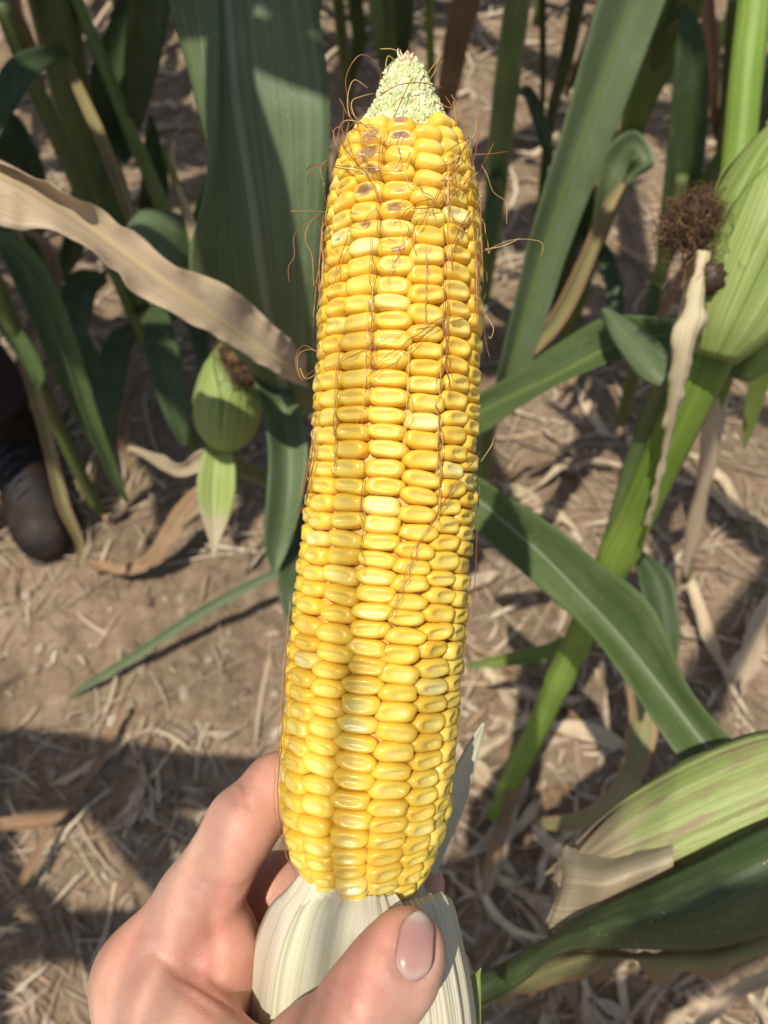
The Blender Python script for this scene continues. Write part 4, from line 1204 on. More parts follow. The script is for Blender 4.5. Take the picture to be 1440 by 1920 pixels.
shade_casters()


# ------------------------------------------------------------------ somebody standing at the left edge
def person():
    toe = G(112, 1055)
    fwd = nrm(np.array([0.42, -0.9, 0.0]))           # the boot points at the photographer
    rt = np.cross(fwd, [0, 0, 1.0])
    heel = toe - fwd * 0.285
    p = empty("person", (heel[0], heel[1], 0), "person in dark trousers and worn brown leather boots cut by the left edge", "person")
    NB = Nodes('boot_leather')
    f = NB.noise(NB.coord('Object'), 30.0, 5.0, .65)
    NB.set(Base_Color=NB.ramp(f, [(0.3, (0.010, 0.007, 0.006)), (0.55, (0.026, 0.017, 0.013)), (0.75, (0.075, 0.055, 0.042))]), Roughness=0.62)
    NB.bump(NB.noise(NB.coord('Object'), 120.0, 4.0), 0.4, 0.002)
    NB.b.inputs['Specular IOR Level'].default_value = .18
    NS = Nodes('boot_sole'); NS.set(Base_Color=(0.09, 0.075, 0.06), Roughness=0.8)
    NJ = Nodes('dark_trousers')
    NJ.set(Base_Color=NJ.ramp(NJ.noise(NJ.coord('Object'), 40.0, 5.0), [(0.3, (0.020, 0.012, 0.014)), (0.7, (0.040, 0.022, 0.024))]), Roughness=0.9)
    NK = Nodes('dark_shirt'); NK.set(Base_Color=(0.05, 0.045, 0.06), Roughness=0.9)
    NL = Nodes('boot_lace'); NL.set(Base_Color=(0.03, 0.035, 0.05), Roughness=0.7)

    def boot(h0):
        # cross-sections from heel to toe: (along, half width, height)
        secs = [(-.005, .028, .050), (.02, .036, .075), (.07, .037, .085), (.12, .038, .088), (.17, .046, .078), (.215, .050, .062), (.25, .047, .054), (.275, .036, .044), (.290, .018, .030)]
        n, m = 30, 22
        S = catmull(np.array(secs), n)
        v = []
        for a, w, hh in S:
            for j in range(m):
                an = 2 * math.pi * j / m
                cx, sz = math.cos(an), math.sin(an)
                xx = math.copysign(abs(cx) ** .8, cx) * w
                zz = .018 + hh * (0.5 + 0.5 * math.copysign(abs(sz) ** .75, sz))
                v.append(h0 + fwd * a + rt * xx + np.array([0, 0, zz]))
        fcs = grid_faces(n, m, True) + [tuple(range(m))[::-1], tuple((n - 1) * m + j for j in range(m))]
        b = mesh("boot", v, fcs, NB.m, p)
        pts = [h0 + fwd * .055 + np.array([0, 0, .07]), h0 + fwd * .05 + np.array([0, 0, .13]), h0 + fwd * .04 + np.array([0, 0, .20])]
        tube("boot_shaft", catmull(pts, 12), np.interp(np.linspace(0, 1, 12), [0, .5, 1], [.050, .050, .056]), NB.m, b, 18)
        v = []
        for zz, k in ((.004, 1.0), (.022, 1.05)):
            ring = []
            for a, w, hh in S:
                ring.append(h0 + fwd * a + rt * (w * 1.07) + np.array([0, 0, zz]))
            for a, w, hh in S[::-1]:
                ring.append(h0 + fwd * a - rt * (w * 1.07) + np.array([0, 0, zz]))
            v += ring
        c = 2 * n
        mesh("sole", v, [tuple(range(c))[::-1], tuple(range(c, 2 * c))] + [(i, (i + 1) % c, c + (i + 1) % c, c + i) for i in range(c)], NS.m, b, smooth=False)
        for k in range(5):
            a = .10 + .022 * k
            zt = .018 + np.interp(a, S[:, 0], S[:, 2]) + .002
            w = .026
            pts = [h0 + fwd * (a - .008) - rt * w + np.array([0, 0, zt - .012]), h0 + fwd * a + np.array([0, 0, zt + .002]), h0 + fwd * (a + .008) + rt * w + np.array([0, 0, zt - .012])]
            tube("lace", catmull(pts, 8), .0028, NL.m, b, 6)
    h1 = heel
    h2 = heel - rt * 0.24 - fwd * 0.05 if (rt[0] > 0) else heel + rt * 0.24
    boot(h1); boot(h2)
    hip = (h1 + h2) / 2 - fwd * .02
    up = lambda z: np.array([0, 0, z])

    def skin(name, pts, edges, radii, mat):
        me = bpy.data.meshes.new(name)
        me.from_pydata([tuple(map(float, a)) for a in pts], edges, [])
        o = bpy.data.objects.new(name, me); link(o, p)
        o.modifiers.new("skin", 'SKIN')
        ly = me.skin_vertices[0] if len(me.skin_vertices) else None
        if ly is None:
            bm = bmesh.new(); bm.from_mesh(me); bm.verts.layers.skin.verify(); bm.to_mesh(me); bm.free()
            ly = me.skin_vertices[0]
        for i, r in enumerate(radii):
            ly.data[i].radius = (r, r); ly.data[i].use_root = (i == 0)
        o.modifiers.new("sub", 'SUBSURF').levels = 2
        me.materials.append(mat)
        return o
    k1, k2 = h1 + fwd * .04, h2 + fwd * .04
    skin("trousers", [hip + up(.95), k1 * .6 + hip * .4 + up(.80), k1 + fwd * .02 + up(.50), k1 + up(.28), k1 - fwd * .01 + up(.12), k2 * .6 + hip * .4 + up(.80), k2 + fwd * .02 + up(.50), k2 + up(.28), k2 - fwd * .01 + up(.12)],
         [(0, 1), (1, 2), (2, 3), (3, 4), (0, 5), (5, 6), (6, 7), (7, 8)], [.15, .10, .082, .074, .072, .10, .082, .074, .072], NJ.m)
    sh = hip + up(1.42)
    skin("shirt", [hip + up(.97), hip + up(1.2), sh, sh + rt * .17, sh + rt * .27 - up(.25) - fwd * .03, sh + rt * .19 + fwd * .05 - up(.47), sh - rt * .17, sh - rt * .27 - up(.25) - fwd * .03, sh - rt * .19 + fwd * .05 - up(.47)],
         [(0, 1), (1, 2), (2, 3), (3, 4), (4, 5), (2, 6), (6, 7), (7, 8)], [.15, .14, .11, .075, .055, .045, .075, .055, .045], NK.m)
    hd = sh + up(.22) + fwd * .02
    skin("body", [sh, sh + up(.09), hd - up(.03), hd + up(.03), hd + up(.085), hd + fwd * .085 + up(.02), hd - up(.06) + fwd * .05],
         [(0, 1), (1, 2), (2, 3), (3, 4), (3, 5), (2, 6)], [.06, .052, .062, .075, .062, .016, .03], M['skin'])

    def egg(name, c, r3, mat, zmin=-1.0):
        v = []
        for a in range(13):
            th = math.pi * a / 12
            z = max(math.cos(th), zmin)
            for b_ in range(20):
                ph = 2 * math.pi * b_ / 20
                v.append(c + rt * (r3[0] * math.sin(th) * math.cos(ph)) + fwd * (r3[1] * math.sin(th) * math.sin(ph)) + up(r3[2] * z))
        return mesh(name, v, grid_faces(13, 20, True), mat, p)
    NH = Nodes('dark_hair'); NH.set(Base_Color=(.03, .018, .012), Roughness=.6)
    NH.bump(NH.noise(NH.mapping(NH.coord('Object'), (90, 90, 6)), 1.0, 3.0), .8, .004)
    NE = Nodes('eye'); NE.set(Base_Color=(.06, .045, .04), Roughness=.2)
    egg("hair", hd + up(.075) - fwd * .02, (.086, .098, .085), NH.m, -.25)
    for sgn in (-1, 1):
        egg("eye", hd + rt * (.030 * sgn) + fwd * .066 + up(.035), (.012, .008, .008), NE.m)
        egg("ear_lobe", hd + rt * (.078 * sgn) + up(.02), (.010, .018, .030), M['skin'])
    return p


# ------------------------------------------------------------------ skin
def skin_mat():
    N = Nodes('skin')
    p = N.coord('Object')
    a = N.noise(p, 26.0, 4.0, .6); b = N.noise(p, 110.0, 4.0, .65); c3 = N.noise(p, 900.0, 2.0)
    f = N.math('ADD', N.math('MULTIPLY', a, .65), N.math('MULTIPLY', b, .35))
    c = N.ramp(f, [(0.32, (0.53, 0.225, 0.165)), (0.48, (0.59, 0.320, 0.232)), (0.66, (0.64, 0.405, 0.305))])
    # ruddy knuckles, web and fingertip
    for q_ in (V(262, 1760, .205), V(445, 1500, .206), V(425, 1690, .204), V(655, 1862, .160), V(755, 1712, .162), V(410, 1800, .203)):
        dd = N.n('ShaderNodeVectorMath', _operation='DISTANCE')
        N.put(dd.inputs[0], p); dd.inputs[1].default_value = tuple(map(float, q_))
        rj = N.math('ADD', dd.outputs['Value'], N.math('MULTIPLY', N.math('SUBTRACT', b, .5), .010))
        c = N.mix(N.ramp(N.math('MULTIPLY', rj, 50.0), [(0.05, .42), (0.85, 0.0)]), c, (0.60, 0.215, 0.165))
    frk = N.n('ShaderNodeTexVoronoi', Scale=120.0, Vector=p)
    c = N.mix(N.math('MULTIPLY', N.ramp(frk.outputs[0], [(0.03, 1.0), (0.10, 0.0)]), 0.22), c, (0.36, 0.17, 0.10))
    vor = N.n('ShaderNodeTexVoronoi', _feature='DISTANCE_TO_EDGE', Scale=950.0, Vector=p)
    wr = N.n('ShaderNodeTexVoronoi', _feature='DISTANCE_TO_EDGE', Scale=520.0)
    N.put(wr.inputs['Vector'], N.mapping(p, (1.0, 1.6, 1.6)))
    h = N.math('ADD', N.math('MULTIPLY', N.ramp(vor.outputs[0], [(0.0, 0.0), (0.25, 1.0)]), .5),
               N.math('ADD', N.math('MULTIPLY', N.ramp(wr.outputs[0], [(0.0, 0.0), (0.12, 1.0)]), .5), N.math('MULTIPLY', c3, .5)))
    N.bump(h, .20, .0004)
    N.set(Base_Color=c, Roughness=.48, Subsurface_Weight=.55, Subsurface_Scale=.0035, Subsurface_Radius=(1.0, .35, .2))
    N.b.inputs['Specular IOR Level'].default_value = .35
    return N.m


M['skin'] = skin_mat()
person()


# ------------------------------------------------------------------ the held ear of corn
EAR_D = 0.205
_ey = np.array([196, 206, 216, 230, 250, 300, 350, 400, 500, 600, 700, 800, 900, 1000, 1100, 1200, 1300, 1400, 1500, 1550, 1600, 1640, 1670, 1692, 1704], float)
_el = np.array([726, 716, 704, 684, 662, 632, 616, 608, 600, 592, 588, 582, 575, 565, 552, 538, 528, 519, 516, 525, 541, 562, 592, 640, 675], float)
_er = np.array([800, 812, 826, 848, 868, 890, 900, 904, 908, 910, 908, 905, 900, 894, 888, 878, 866, 857, 848, 838, 822, 802, 780, 752, 715], float)
_yy = np.linspace(196, 1704, 800)
_cx = np.interp(_yy, [150, 300, 600, 900, 1200, 1500, 1704], [762, 759, 751, 737, 708, 683, 690])
_k = np.ones(61) / 61
_cxs = np.convolve(np.pad(_cx, 30, mode='edge'), _k, 'valid')
_hw = (np.interp(_yy, _ey, _er) - np.interp(_yy, _ey, _el)) / 2
_hw = np.convolve(np.pad(_hw, 4, mode='edge'), np.ones(9) / 9, 'valid')
AXP = np.array([V(x, y, EAR_D) for x, y in zip(_cxs, _yy)])
RADC = EAR_D * np.sin(np.arctan(_hw / F))
AXT = nrm(np.gradient(AXP, axis=0))                     # towards the butt
_s = np.concatenate([[0], np.cumsum(np.hypot(np.linalg.norm(np.diff(AXP, axis=0), axis=1), np.diff(RADC)))])
_drds = np.gradient(RADC, _s)


def ear_frame(s, phi, lift=0.0):
    """point on the crown surface at profile arc s, angle phi (0 faces the camera), with axes (tangential, along, outward)"""
    i = np.clip(np.interp(s, _s, np.arange(len(_s))), 0, len(_s) - 1.001)
    k = int(i); f = i - k
    A = AXP[k] * (1 - f) + AXP[k + 1] * f
    T = nrm(AXT[k] * (1 - f) + AXT[k + 1] * f)
    R = RADC[k] * (1 - f) + RADC[k + 1] * f
    g = np.clip(_drds[k] * (1 - f) + _drds[k + 1] * f, -.98, .98)
    n0 = nrm(CAM - AXP[400]); n0 = nrm(n0 - T * (n0 @ T)); b0 = np.cross(T, n0)
    if b0[0] < 0:
        b0 = -b0
    out = math.cos(phi) * n0 + math.sin(phi) * b0
    tan = -math.sin(phi) * n0 + math.cos(phi) * b0
    nor = nrm(out * math.sqrt(1 - g * g) - T * g)
    alo = np.cross(nor, tan)
    return A + out * (R + 0) + nor * lift, tan, alo, nor, R


def kernel_data(seed, dent=1.0, n=11, m=26):
    """unit kernel: x across the row, y along the row, z outward; crown at z=0"""
    q = random.Random(seed)
    sup = q.uniform(2.4, 3.2)
    dw, dh, dd = q.uniform(.50, .66), q.uniform(.32, .48), q.uniform(.34, .62) * dent
    dx, dy, rot = q.uniform(-.12, .12), q.uniform(-.16, .12), q.uniform(-.22, .22)
    wob = [q.uniform(-.035, .035) for _ in range(4)]
    ph = [q.uniform(0, 6.28) for _ in range(4)]
    wrk = q.random() < .3
    rings = []
    aa = np.concatenate([np.linspace(0, math.pi / 2, n), [math.pi / 2] * 3])
    v = []
    for i, a in enumerate(aa):
        if i < n:
            rho = math.sin(a) ** .86; z = math.cos(a) ** .74 - 1.0
        else:
            k = i - n + 1
            rho = 1 - .04 * k; z = -1.0 - .35 * k
        for j in range(m):
            t = 2 * math.pi * j / m
            c, s = math.cos(t), math.sin(t)
            r = (abs(c) ** sup + abs(s) ** sup) ** (-1 / sup)
            r *= 1 + sum(w * math.sin((k + 2) * t + p) for k, (w, p) in enumerate(zip(wob, ph)))
            x, y = rho * r * c, rho * r * s
            x2, y2 = (x - dx) * math.cos(rot) + (y - dy) * math.sin(rot), -(x - dx) * math.sin(rot) + (y - dy) * math.cos(rot)
            e = (abs(x2) / dw) ** 3.4 + (abs(y2) / dh) ** 2.2
            zz = z - dd * math.exp(-e)
            if wrk:
                zz += .05 * dent * math.sin(x2 * 17 + seed) * math.exp(-((x2 / .7) ** 2 + (y2 / .45) ** 2))
            v.append((x, y, zz))
            if i == 0:
                break
    f = [(0, 1 + j, 1 + (j + 1) % m) for j in range(m)]
    N_ = len(aa)
    for i in range(N_ - 2):
        b = 1 + i * m
        for j in range(m):
            f.append((b + j, b + m + j, b + m + (j + 1) % m, b + (j + 1) % m))
    return np.array(v), f


def kernel_mat(name, island):
    N = Nodes(name)
    if island:
        tone = N.n('ShaderNodeNewGeometry').outputs['Random Per Island']
        tone = N.math('MULTIPLY', tone, .6)
        edge = 0.45
        spot = None
    else:
        at = N.n('ShaderNodeAttribute', _attribute_type='OBJECT', _attribute_name='tone')
        tone = at.outputs['Fac']
        p = N.coord('Object')
        sp = N.n('ShaderNodeSeparateXYZ', Vector=p)
        x2 = N.math('POWER', N.math('ABSOLUTE', N.math('MULTIPLY', sp.outputs[0], 1.15)), 2.0)
        y2 = N.math('POWER', N.math('ABSOLUTE', N.math('MULTIPLY', sp.outputs[1], 1.25)), 2.0)
        edge = N.ramp(N.math('SQRT', N.math('ADD', x2, y2)), [(0.50, 0.0), (0.80, 1.0)])
        spot = N.n('ShaderNodeAttribute', _attribute_type='OBJECT', _attribute_name='spot').outputs['Fac']
    top = N.ramp(tone, [(0.0, (0.79, 0.56, 0.095)), (0.5, (0.82, 0.645, 0.17)), (0.8, (0.83, 0.69, 0.25)), (1.0, (0.83, 0.75, 0.42))])
    low = N.ramp(tone, [(0.0, (0.77, 0.44, 0.024)), (0.6, (0.81, 0.53, 0.055)), (1.0, (0.82, 0.65, 0.19))])
    c = N.mix(edge, top, low)
    mott = N.noise(N.coord('Object'), 2.6 if not island else 300.0, 3.0)
    c = N.mix(N.math('MULTIPLY', mott, .28), c, (0.82, 0.60, 0.15))
    if spot is not None:
        # bruise: dusky plum patch in the dent of the kernels at the tip
        off = N.n('ShaderNodeVectorMath', _operation='ADD')
        N.put(off.inputs[0], p)
        N.put(off.inputs[1], N.n('ShaderNodeAttribute', _attribute_type='OBJECT', _attribute_name='shift').outputs['Vector'])
        rr = N.n('ShaderNodeVectorMath', _operation='LENGTH')
        N.put(rr.inputs[0], N.mapping(off.outputs[0], (1.0, 1.0, 0.0)))
        rj = N.math('ADD', rr.outputs['Value'], N.math('MULTIPLY', N.math('SUBTRACT', N.noise(p, 4.0, 3.0), .5), .5))
        # spot is the radius of the patch
        k = N.math('SUBTRACT', 1.0, N.math('SMOOTH_MIN', N.math('DIVIDE', rj, N.math('MAXIMUM', spot, .01)), 1.0, .35), clamp=True)
        k = N.ramp(k, [(0.0, 0.0), (0.40, .85), (1.0, 1.0)])
        k = N.math('MULTIPLY', k, N.math('GREATER_THAN', spot, .02))
        bc = N.ramp(N.noise(p, 3.5, 4.0), [(0.35, (0.17, 0.060, 0.055)), (0.58, (0.32, 0.135, 0.10)), (0.78, (0.58, 0.38, 0.28))])
        c = N.mix(N.math('MULTIPLY', k, .82), c, bc)
    N.set(Base_Color=c, Roughness=.36, Subsurface_Weight=.55, Subsurface_Scale=.0032, Subsurface_Radius=(1.0, .62, .2), Coat_Weight=.16, Coat_Roughness=.16)
    N.b.inputs['Specular IOR Level'].default_value = .45
    N.bump(N.noise(N.coord('Object'), 3.0 if not island else 500.0, 3.0), .10, .0006)
    return N.m


def held_ear():
    root = empty("corn_ear", V(700, 1705, EAR_D), "peeled ear of yellow corn held upright in the hand, pale husk pulled down", "corn ear")
    M['kernel'] = kernel_mat('kernel_yellow', False)
    M['kernel_far'] = kernel_mat('kernel_yellow_rear', True)
    NC = Nodes('cob_flesh')
    NC.set(Base_Color=NC.ramp(NC.noise(NC.coord('Object'), 400.0, 3.0), [(0.3, (0.64, 0.36, 0.08)), (0.7, (0.74, 0.48, 0.14))]), Roughness=.6, Subsurface_Weight=.2, Subsurface_Scale=.002)
    # cob
    v = []
    m = 40
    idx = [i for i in range(0, 800, 16) if _yy[i] > 246] + [799]
    for i in idx:
        for j in range(m):
            a = 2 * math.pi * j / m
            P, _, _, nor, R = ear_frame(_s[i], a)
            v.append(P - nor * min(.0042, R * .5))
    nrow = len(idx)
    mesh("cob", v, grid_faces(nrow, m, True) + [tuple(range(m))[::-1], tuple((nrow - 1) * m + j for j in range(m))], NC.m, root)
    # kernels
    q = random.Random(4)
    variants = [bpy.data.meshes.new("kernel") for _ in range(18)]
    for k, me in enumerate(variants):
        vv, ff = kernel_data(50 + k, 1.0 if k < 14 else .12)
        me.from_pydata([tuple(x) for x in vv], [], ff)
        me.polygons.foreach_set("use_smooth", [True] * len(me.polygons))
        me.materials.append(M['kernel'])
    total = _s[-1]
    drows = rad(22.5)
    fv, ff_ = [], []
    spots = [(-1, 240, .9, (.1, .0)), (-1, 282, .95, (.0, .1)), (-2, 300, .6, (-.1, .0)), (-1, 395, .5, (.3, .1)), (-2, 262, .4, (.0, .1)), (-1, 320, .8, (-.2, 0)), (0, 318, .6, (.2, .1)), (-2, 350, .4, (.2, .1)), (-1, 256, .85, (.05, .1)), (0, 226, .62, (0, 0)), (0, 258, .80, (0, -.05)), (0, 300, .34, (.05, .1)), (0, 336, .36, (0, .1)), (0, 372, .55, (.15, .0)),
             (-1, 300, .60, (-.35, .1)), (-1, 340, .62, (.2, -.1)), (-1, 376, .28, (.65, .1)), (0, 446, .42, (-.1, .45)), (-2, 320, .34, (-.3, .0)), (-1, 414, .45, (-.1, -.5)),
             (-2, 436, .25, (.1, .1)), (3, 260, .45, (0, .2)), (2, 300, .3, (.2, .2)), (-2, 285, .3, (0, .2))]
    nkern = 0
    placed = []
    for row in range(-8, 8):
        front = -3 <= row <= 3
        pos = 0.0010 + (0.0022 if row % 2 else 0.0) + q.uniform(0, .001)
        while pos < total - .0016:
            frac = pos / total
            base = np.interp(frac, [0, .05, .15, .5, .8, .93, 1], [.0050, .0050, .0047, .0045, .0047, .0050, .0044])
            pitch = base * q.uniform(.90, 1.11)
            s = pos + pitch / 2
            pos += pitch
            wob = .018 * math.sin(s * 60 + row * 1.3) + q.gauss(0, .014)
            tw = np.interp(s / total, [0, .2, .5, .8, 1], [-.10, -.085, -.10, -.13, -.20])
            phi = (row * rad(24.2) if -4 <= row <= 4 else math.copysign(4 * rad(24.2) + (abs(row) - 4) * rad(20.7), row)) + tw + wob
            P, tan, alo, nor, R = ear_frame(s, phi)
            if R < .0085:
                continue
            if R < .0125 and row % 2:
                continue
            if frac < .1 and project(P)[1] < 219 + 4 * math.sin(row * 2.1):
                continue
            w = rad(24.2 if -4 <= row <= 4 else 20.9) * max(R - .0010, .006) * (1.05 if R > .0125 else 1.75)
            w *= q.uniform(.97, 1.04)
            h = pitch * 1.05
            # crown height and dent change along the ear: rounder at both ends
            dep = .0034 * q.uniform(.9, 1.12)
            rnd = frac < .09 and q.random() < .75
            k = q.randrange(14, 18) if (rnd or (row == 1 and frac < .17)) else q.randrange(0, 14)
            yaw = q.gauss(0, .05); ti = q.gauss(0, .05); tj = q.gauss(0, .04)
            ax = tan * math.cos(yaw) + alo * math.sin(yaw); ay = -tan * math.sin(yaw) + alo * math.cos(yaw)
            n2 = nrm(nor + ax * ti + ay * tj)
            ax = nrm(ax - n2 * (ax @ n2)); ay = np.cross(n2, ax)
            O = P + n2 * q.gauss(-.00005, .00022)
            sc = (w / 2, h / 2, dep)
            if q.random() < .5:
                ax, ay = -ax, -ay
            mat4 = Matrix(((ax[0] * sc[0], ay[0] * sc[1], n2[0] * sc[2], O[0]), (ax[1] * sc[0], ay[1] * sc[1], n2[1] * sc[2], O[1]), (ax[2] * sc[0], ay[2] * sc[1], n2[2] * sc[2], O[2]), (0, 0, 0, 1)))
            if front and nkern < 300:
                o = bpy.data.objects.new("kernel", variants[k])
                COL.objects.link(o)
                o.parent = root
                o.matrix_parent_inverse = Matrix.Translation(root.location).inverted()
                o.matrix_basis = mat4
                t = q.betavariate(2.0, 2.6) * .85
                if q.random() < .07:
                    t = q.uniform(.85, 1.0)
                o["tone"] = t
                o["spot"] = 0.0
                o["shift"] = (0.0, 0.0, 0.0)
                px, py, _ = project(O)
                flip = 1 if (ax @ tan) > 0 else -1
                placed.append((row, py, o, flip))
                nkern += 1
            else:
                vv, f2 = kernel_data(50 + k, 1.0 if k < 14 else .12, n=7, m=16)
                W = np.array(mat4)
                b = len(fv)
                fv += list(vv @ W[:3, :3].T + W[:3, 3])
                ff_ += [tuple(i + b for i in x) for x in f2]
    for (rw, yy, rr, sh) in spots:
        row_, py_, o, flip = min((k for k in placed if k[0] == rw), key=lambda k: abs(k[1] - yy))
        o["spot"] = rr
        o["shift"] = (sh[0] * flip, sh[1] * flip, 0.0)
    o = mesh("kernel_rows", fv, ff_, M['kernel_far'], root)
    o["kind"] = "stuff"

    # bare pale cob tip with tiny undeveloped kernels
    NT = Nodes('cob_tip_pale')
    NT.set(Base_Color=NT.ramp(NT.noise(NT.coord('Object'), 320.0, 3.0), [(0.3, (0.44, 0.47, 0.18)), (0.5, (0.60, 0.60, 0.31)), (0.7, (0.74, 0.71, 0.52))]), Roughness=.5, Subsurface_Weight=.3, Subsurface_Scale=.002)
    NT.bump(NT.noise(NT.coord('Object'), 900.0, 3.0), .5, .0006)
    tipp = [(764, 96, 3), (762, 106, 9), (761, 118, 22), (760, 132, 34), (761, 150, 41), (762, 170, 48), (763, 190, 57), (763, 208, 66), (760, 224, 74), (760, 240, 86), (760, 262, 100)]
    Tp = catmull(np.array(tipp, float), 24)
    v = []
    D2 = EAR_D
    for x, y, hw in Tp:
        A = V(x, y, D2); r = D2 * hw / F
        for j in range(24):
            a = 2 * math.pi * j / 24
            v.append(A + r * (math.cos(a) * nrm(CAM - A) + math.sin(a) * RT))
    tipo = mesh("cob_tip", v, grid_faces(24, 24, True) + [tuple(range(24))], NT.m, root)
    vs, fs = [], []
    for i in range(22):
        y = 114 + i * 6.6
        hw = np.interp(y, Tp[:, 1], Tp[:, 2]); x0 = np.interp(y, Tp[:, 1], Tp[:, 0])
        nn = max(7, int(2 * math.pi * hw / 9.5))
        for j in range(nn):
            a = 2 * math.pi * (j + .5 * (i % 2)) / nn + q.uniform(-.14, .14)
            A = V(x0, y + q.uniform(-2.5, 2.5), D2); r = D2 * hw / F
            out = math.cos(a) * nrm(CAM - A) + math.sin(a) * RT
            tn = -math.sin(a) * nrm(CAM - A) + math.cos(a) * RT
            c = A + out * r * q.uniform(.95, 1.03)
            s1, s2, s3 = q.uniform(.00025, .0007), q.uniform(.0004, .0012), q.uniform(.0002, .0011)
            b = len(vs)
            for ii in range(5):
                th = math.pi * ii / 4 / 2 * 1.2
                for jj in range(7):
                    ph = 2 * math.pi * jj / 7
                    vs.append(c + out * (math.cos(th) * s3) + tn * (math.sin(th) * math.cos(ph) * s1) + UP * (math.sin(th) * math.sin(ph) * s2 + .3 * s3 * math.cos(th)))
            fs += [tuple(z + b for z in f) for f in grid_faces(5, 7, True)]
    o = mesh("undeveloped_kernels", vs, fs, NT.m, tipo)
    o["kind"] = "stuff"
    # frayed top
    vs, fs = [], []
    for k in range(16):
        b0 = V(762 + q.uniform(-16, 16), 112 + q.uniform(-4, 10), EAR_D - .002)
        d = UP * q.uniform(.4, 1) + RT * q.uniform(-.5, .45) + FW * q.uniform(-.4, .2)
        pts = [b0, b0 + d * .0016, b0 + d * .003 + RT * q.uniform(-.0008, .0008)]
        vv, f2, _ = tube_data(catmull(pts, 6), np.linspace(.00045, .0001, 6), 5, False)
        b = len(vs); vs += vv; fs += [tuple(z + b for z in f) for f in f2]
    NF = Nodes('frayed_tip'); NF.set(Base_Color=NF.ramp(NF.n('ShaderNodeNewGeometry').outputs['Random Per Island'], [(0, (.5, .26, .12)), (.5, (.66, .45, .26)), (1, (.75, .66, .45))]), Roughness=.7)
    mesh("frayed_tip", vs, fs, NF.m, tipo)["kind"] = "stuff"

    # silk
    NSK = Nodes('silk_red_brown')
    g = NSK.n('ShaderNodeNewGeometry').outputs['Random Per Island']
    NSK.set(Base_Color=NSK.ramp(g, [(0, (.20, .060, .018)), (.45, (.34, .125, .035)), (.75, (.46, .25, .085)), (1, (.58, .42, .19))]), Roughness=.4)
    vs, fs = [], []

    def strand(pts, r=.00016, n=None):
        nonlocal vs, fs
        P = catmull(pts, n or max(10, 5 * len(pts)))
        rr = r * np.interp(np.linspace(0, 1, len(P)), [0, .8, 1], [1, .9, .5])
        vv, f2, _ = tube_data(P, rr, 5, False)
        b = len(vs); vs += vv; fs += [tuple(z + b for z in f) for f in f2]

    def on_ear(px, py, lift=.0006):
        """point on the ear surface under a photograph pixel"""
        cx = np.interp(py, _yy, _cxs); hw = np.interp(py, _yy, _hw)
        s = np.interp(py, _yy, _s)
        best = None
        for ph in np.linspace(-1.5, 1.5, 61):
            P, _, _, nor, R = ear_frame(s, ph, lift)
            x, y, d = project(P)
            if best is None or abs(x - px) < best[0]:
                best = (abs(x - px), ph)
        # correct the row for perspective
        for _ in range(3):
            P, _, _, nor, R = ear_frame(s, best[1], lift)
            x, y, d = project(P)
            s += (py - y) / F * EAR_D * .95
        return ear_frame(s, best[1], lift)[0]
    # long strands lying in the furrows and across the rows
    lines = [[(700, 440), (697, 540), (696, 620), (697, 700)], [(701, 470), (700, 560), (699, 640), (701, 700)], [(706, 520), (702, 600), (692, 660), (688, 720), (680, 800)],
             [(690, 560), (694, 640), (698, 690)], [(841, 400), (838, 500), (838, 600), (842, 680), (846, 745)], [(834, 420), (834, 540), (836, 640), (840, 730)], [(838, 560), (836, 640), (838, 700)],
             [(905, 566), (868, 588), (820, 598), (760, 616), (700, 645), (640, 672), (600, 690)], [(830, 598), (790, 630), (745, 668), (700, 700)],
             [(634, 640), (632, 720), (630, 790), (631, 850), (632, 880)], [(630, 690), (628, 760), (627, 830)], [(826, 790), (828, 860), (824, 930), (820, 985)], [(822, 830), (826, 900), (818, 960)],
             [(900, 850), (870, 890), (840, 930), (812, 975), (780, 1020), (755, 1080), (730, 1140), (700, 1195)], [(682, 860), (680, 910), (676, 980), (674, 1060)],
             [(598, 760), (588, 830), (580, 900), (576, 940)], [(592, 800), (590, 860), (580, 930)], [(765, 640), (768, 720), (766, 780), (760, 830)], [(818, 740), (822, 800), (818, 870)],
             [(545, 1130), (540, 1180), (533, 1260), (527, 1350), (522, 1420), (516, 1480), (524, 1520), (540, 1570), (548, 1610), (556, 1640)],
             [(648, 240), (672, 290), (700, 330), (714, 370)], [(640, 310), (700, 318), (740, 322)], [(690, 290), (706, 330), (715, 340)], [(660, 430), (640, 500), (630, 540)],
             [(780, 385), (810, 378), (830, 372), (845, 350), (880, 300)], [(845, 280), (832, 330), (838, 385), (860, 420)], [(870, 250), (850, 300), (842, 340)], [(880, 400), (850, 470), (848, 520)],
             [(742, 420), (760, 400), (790, 380), (815, 375)], [(770, 420), (752, 460), (735, 500), (724, 520)], [(890, 330), (870, 360), (848, 395)], [(880, 520), (892, 560), (898, 620)],
             [(893, 430), (890, 500), (895, 560)], [(888, 450), (892, 520), (888, 580)], [(884, 400), (893, 470), (896, 540)], [(905, 340), (900, 420), (905, 520)], [(609, 400), (602, 470), (600, 540)], [(618, 390), (608, 440), (612, 500), (603, 570)],
             [(606, 460), (596, 540), (592, 600)], [(802, 460), (800, 520), (795, 600)], [(838, 610), (832, 650), (824, 700), (818, 740)]]
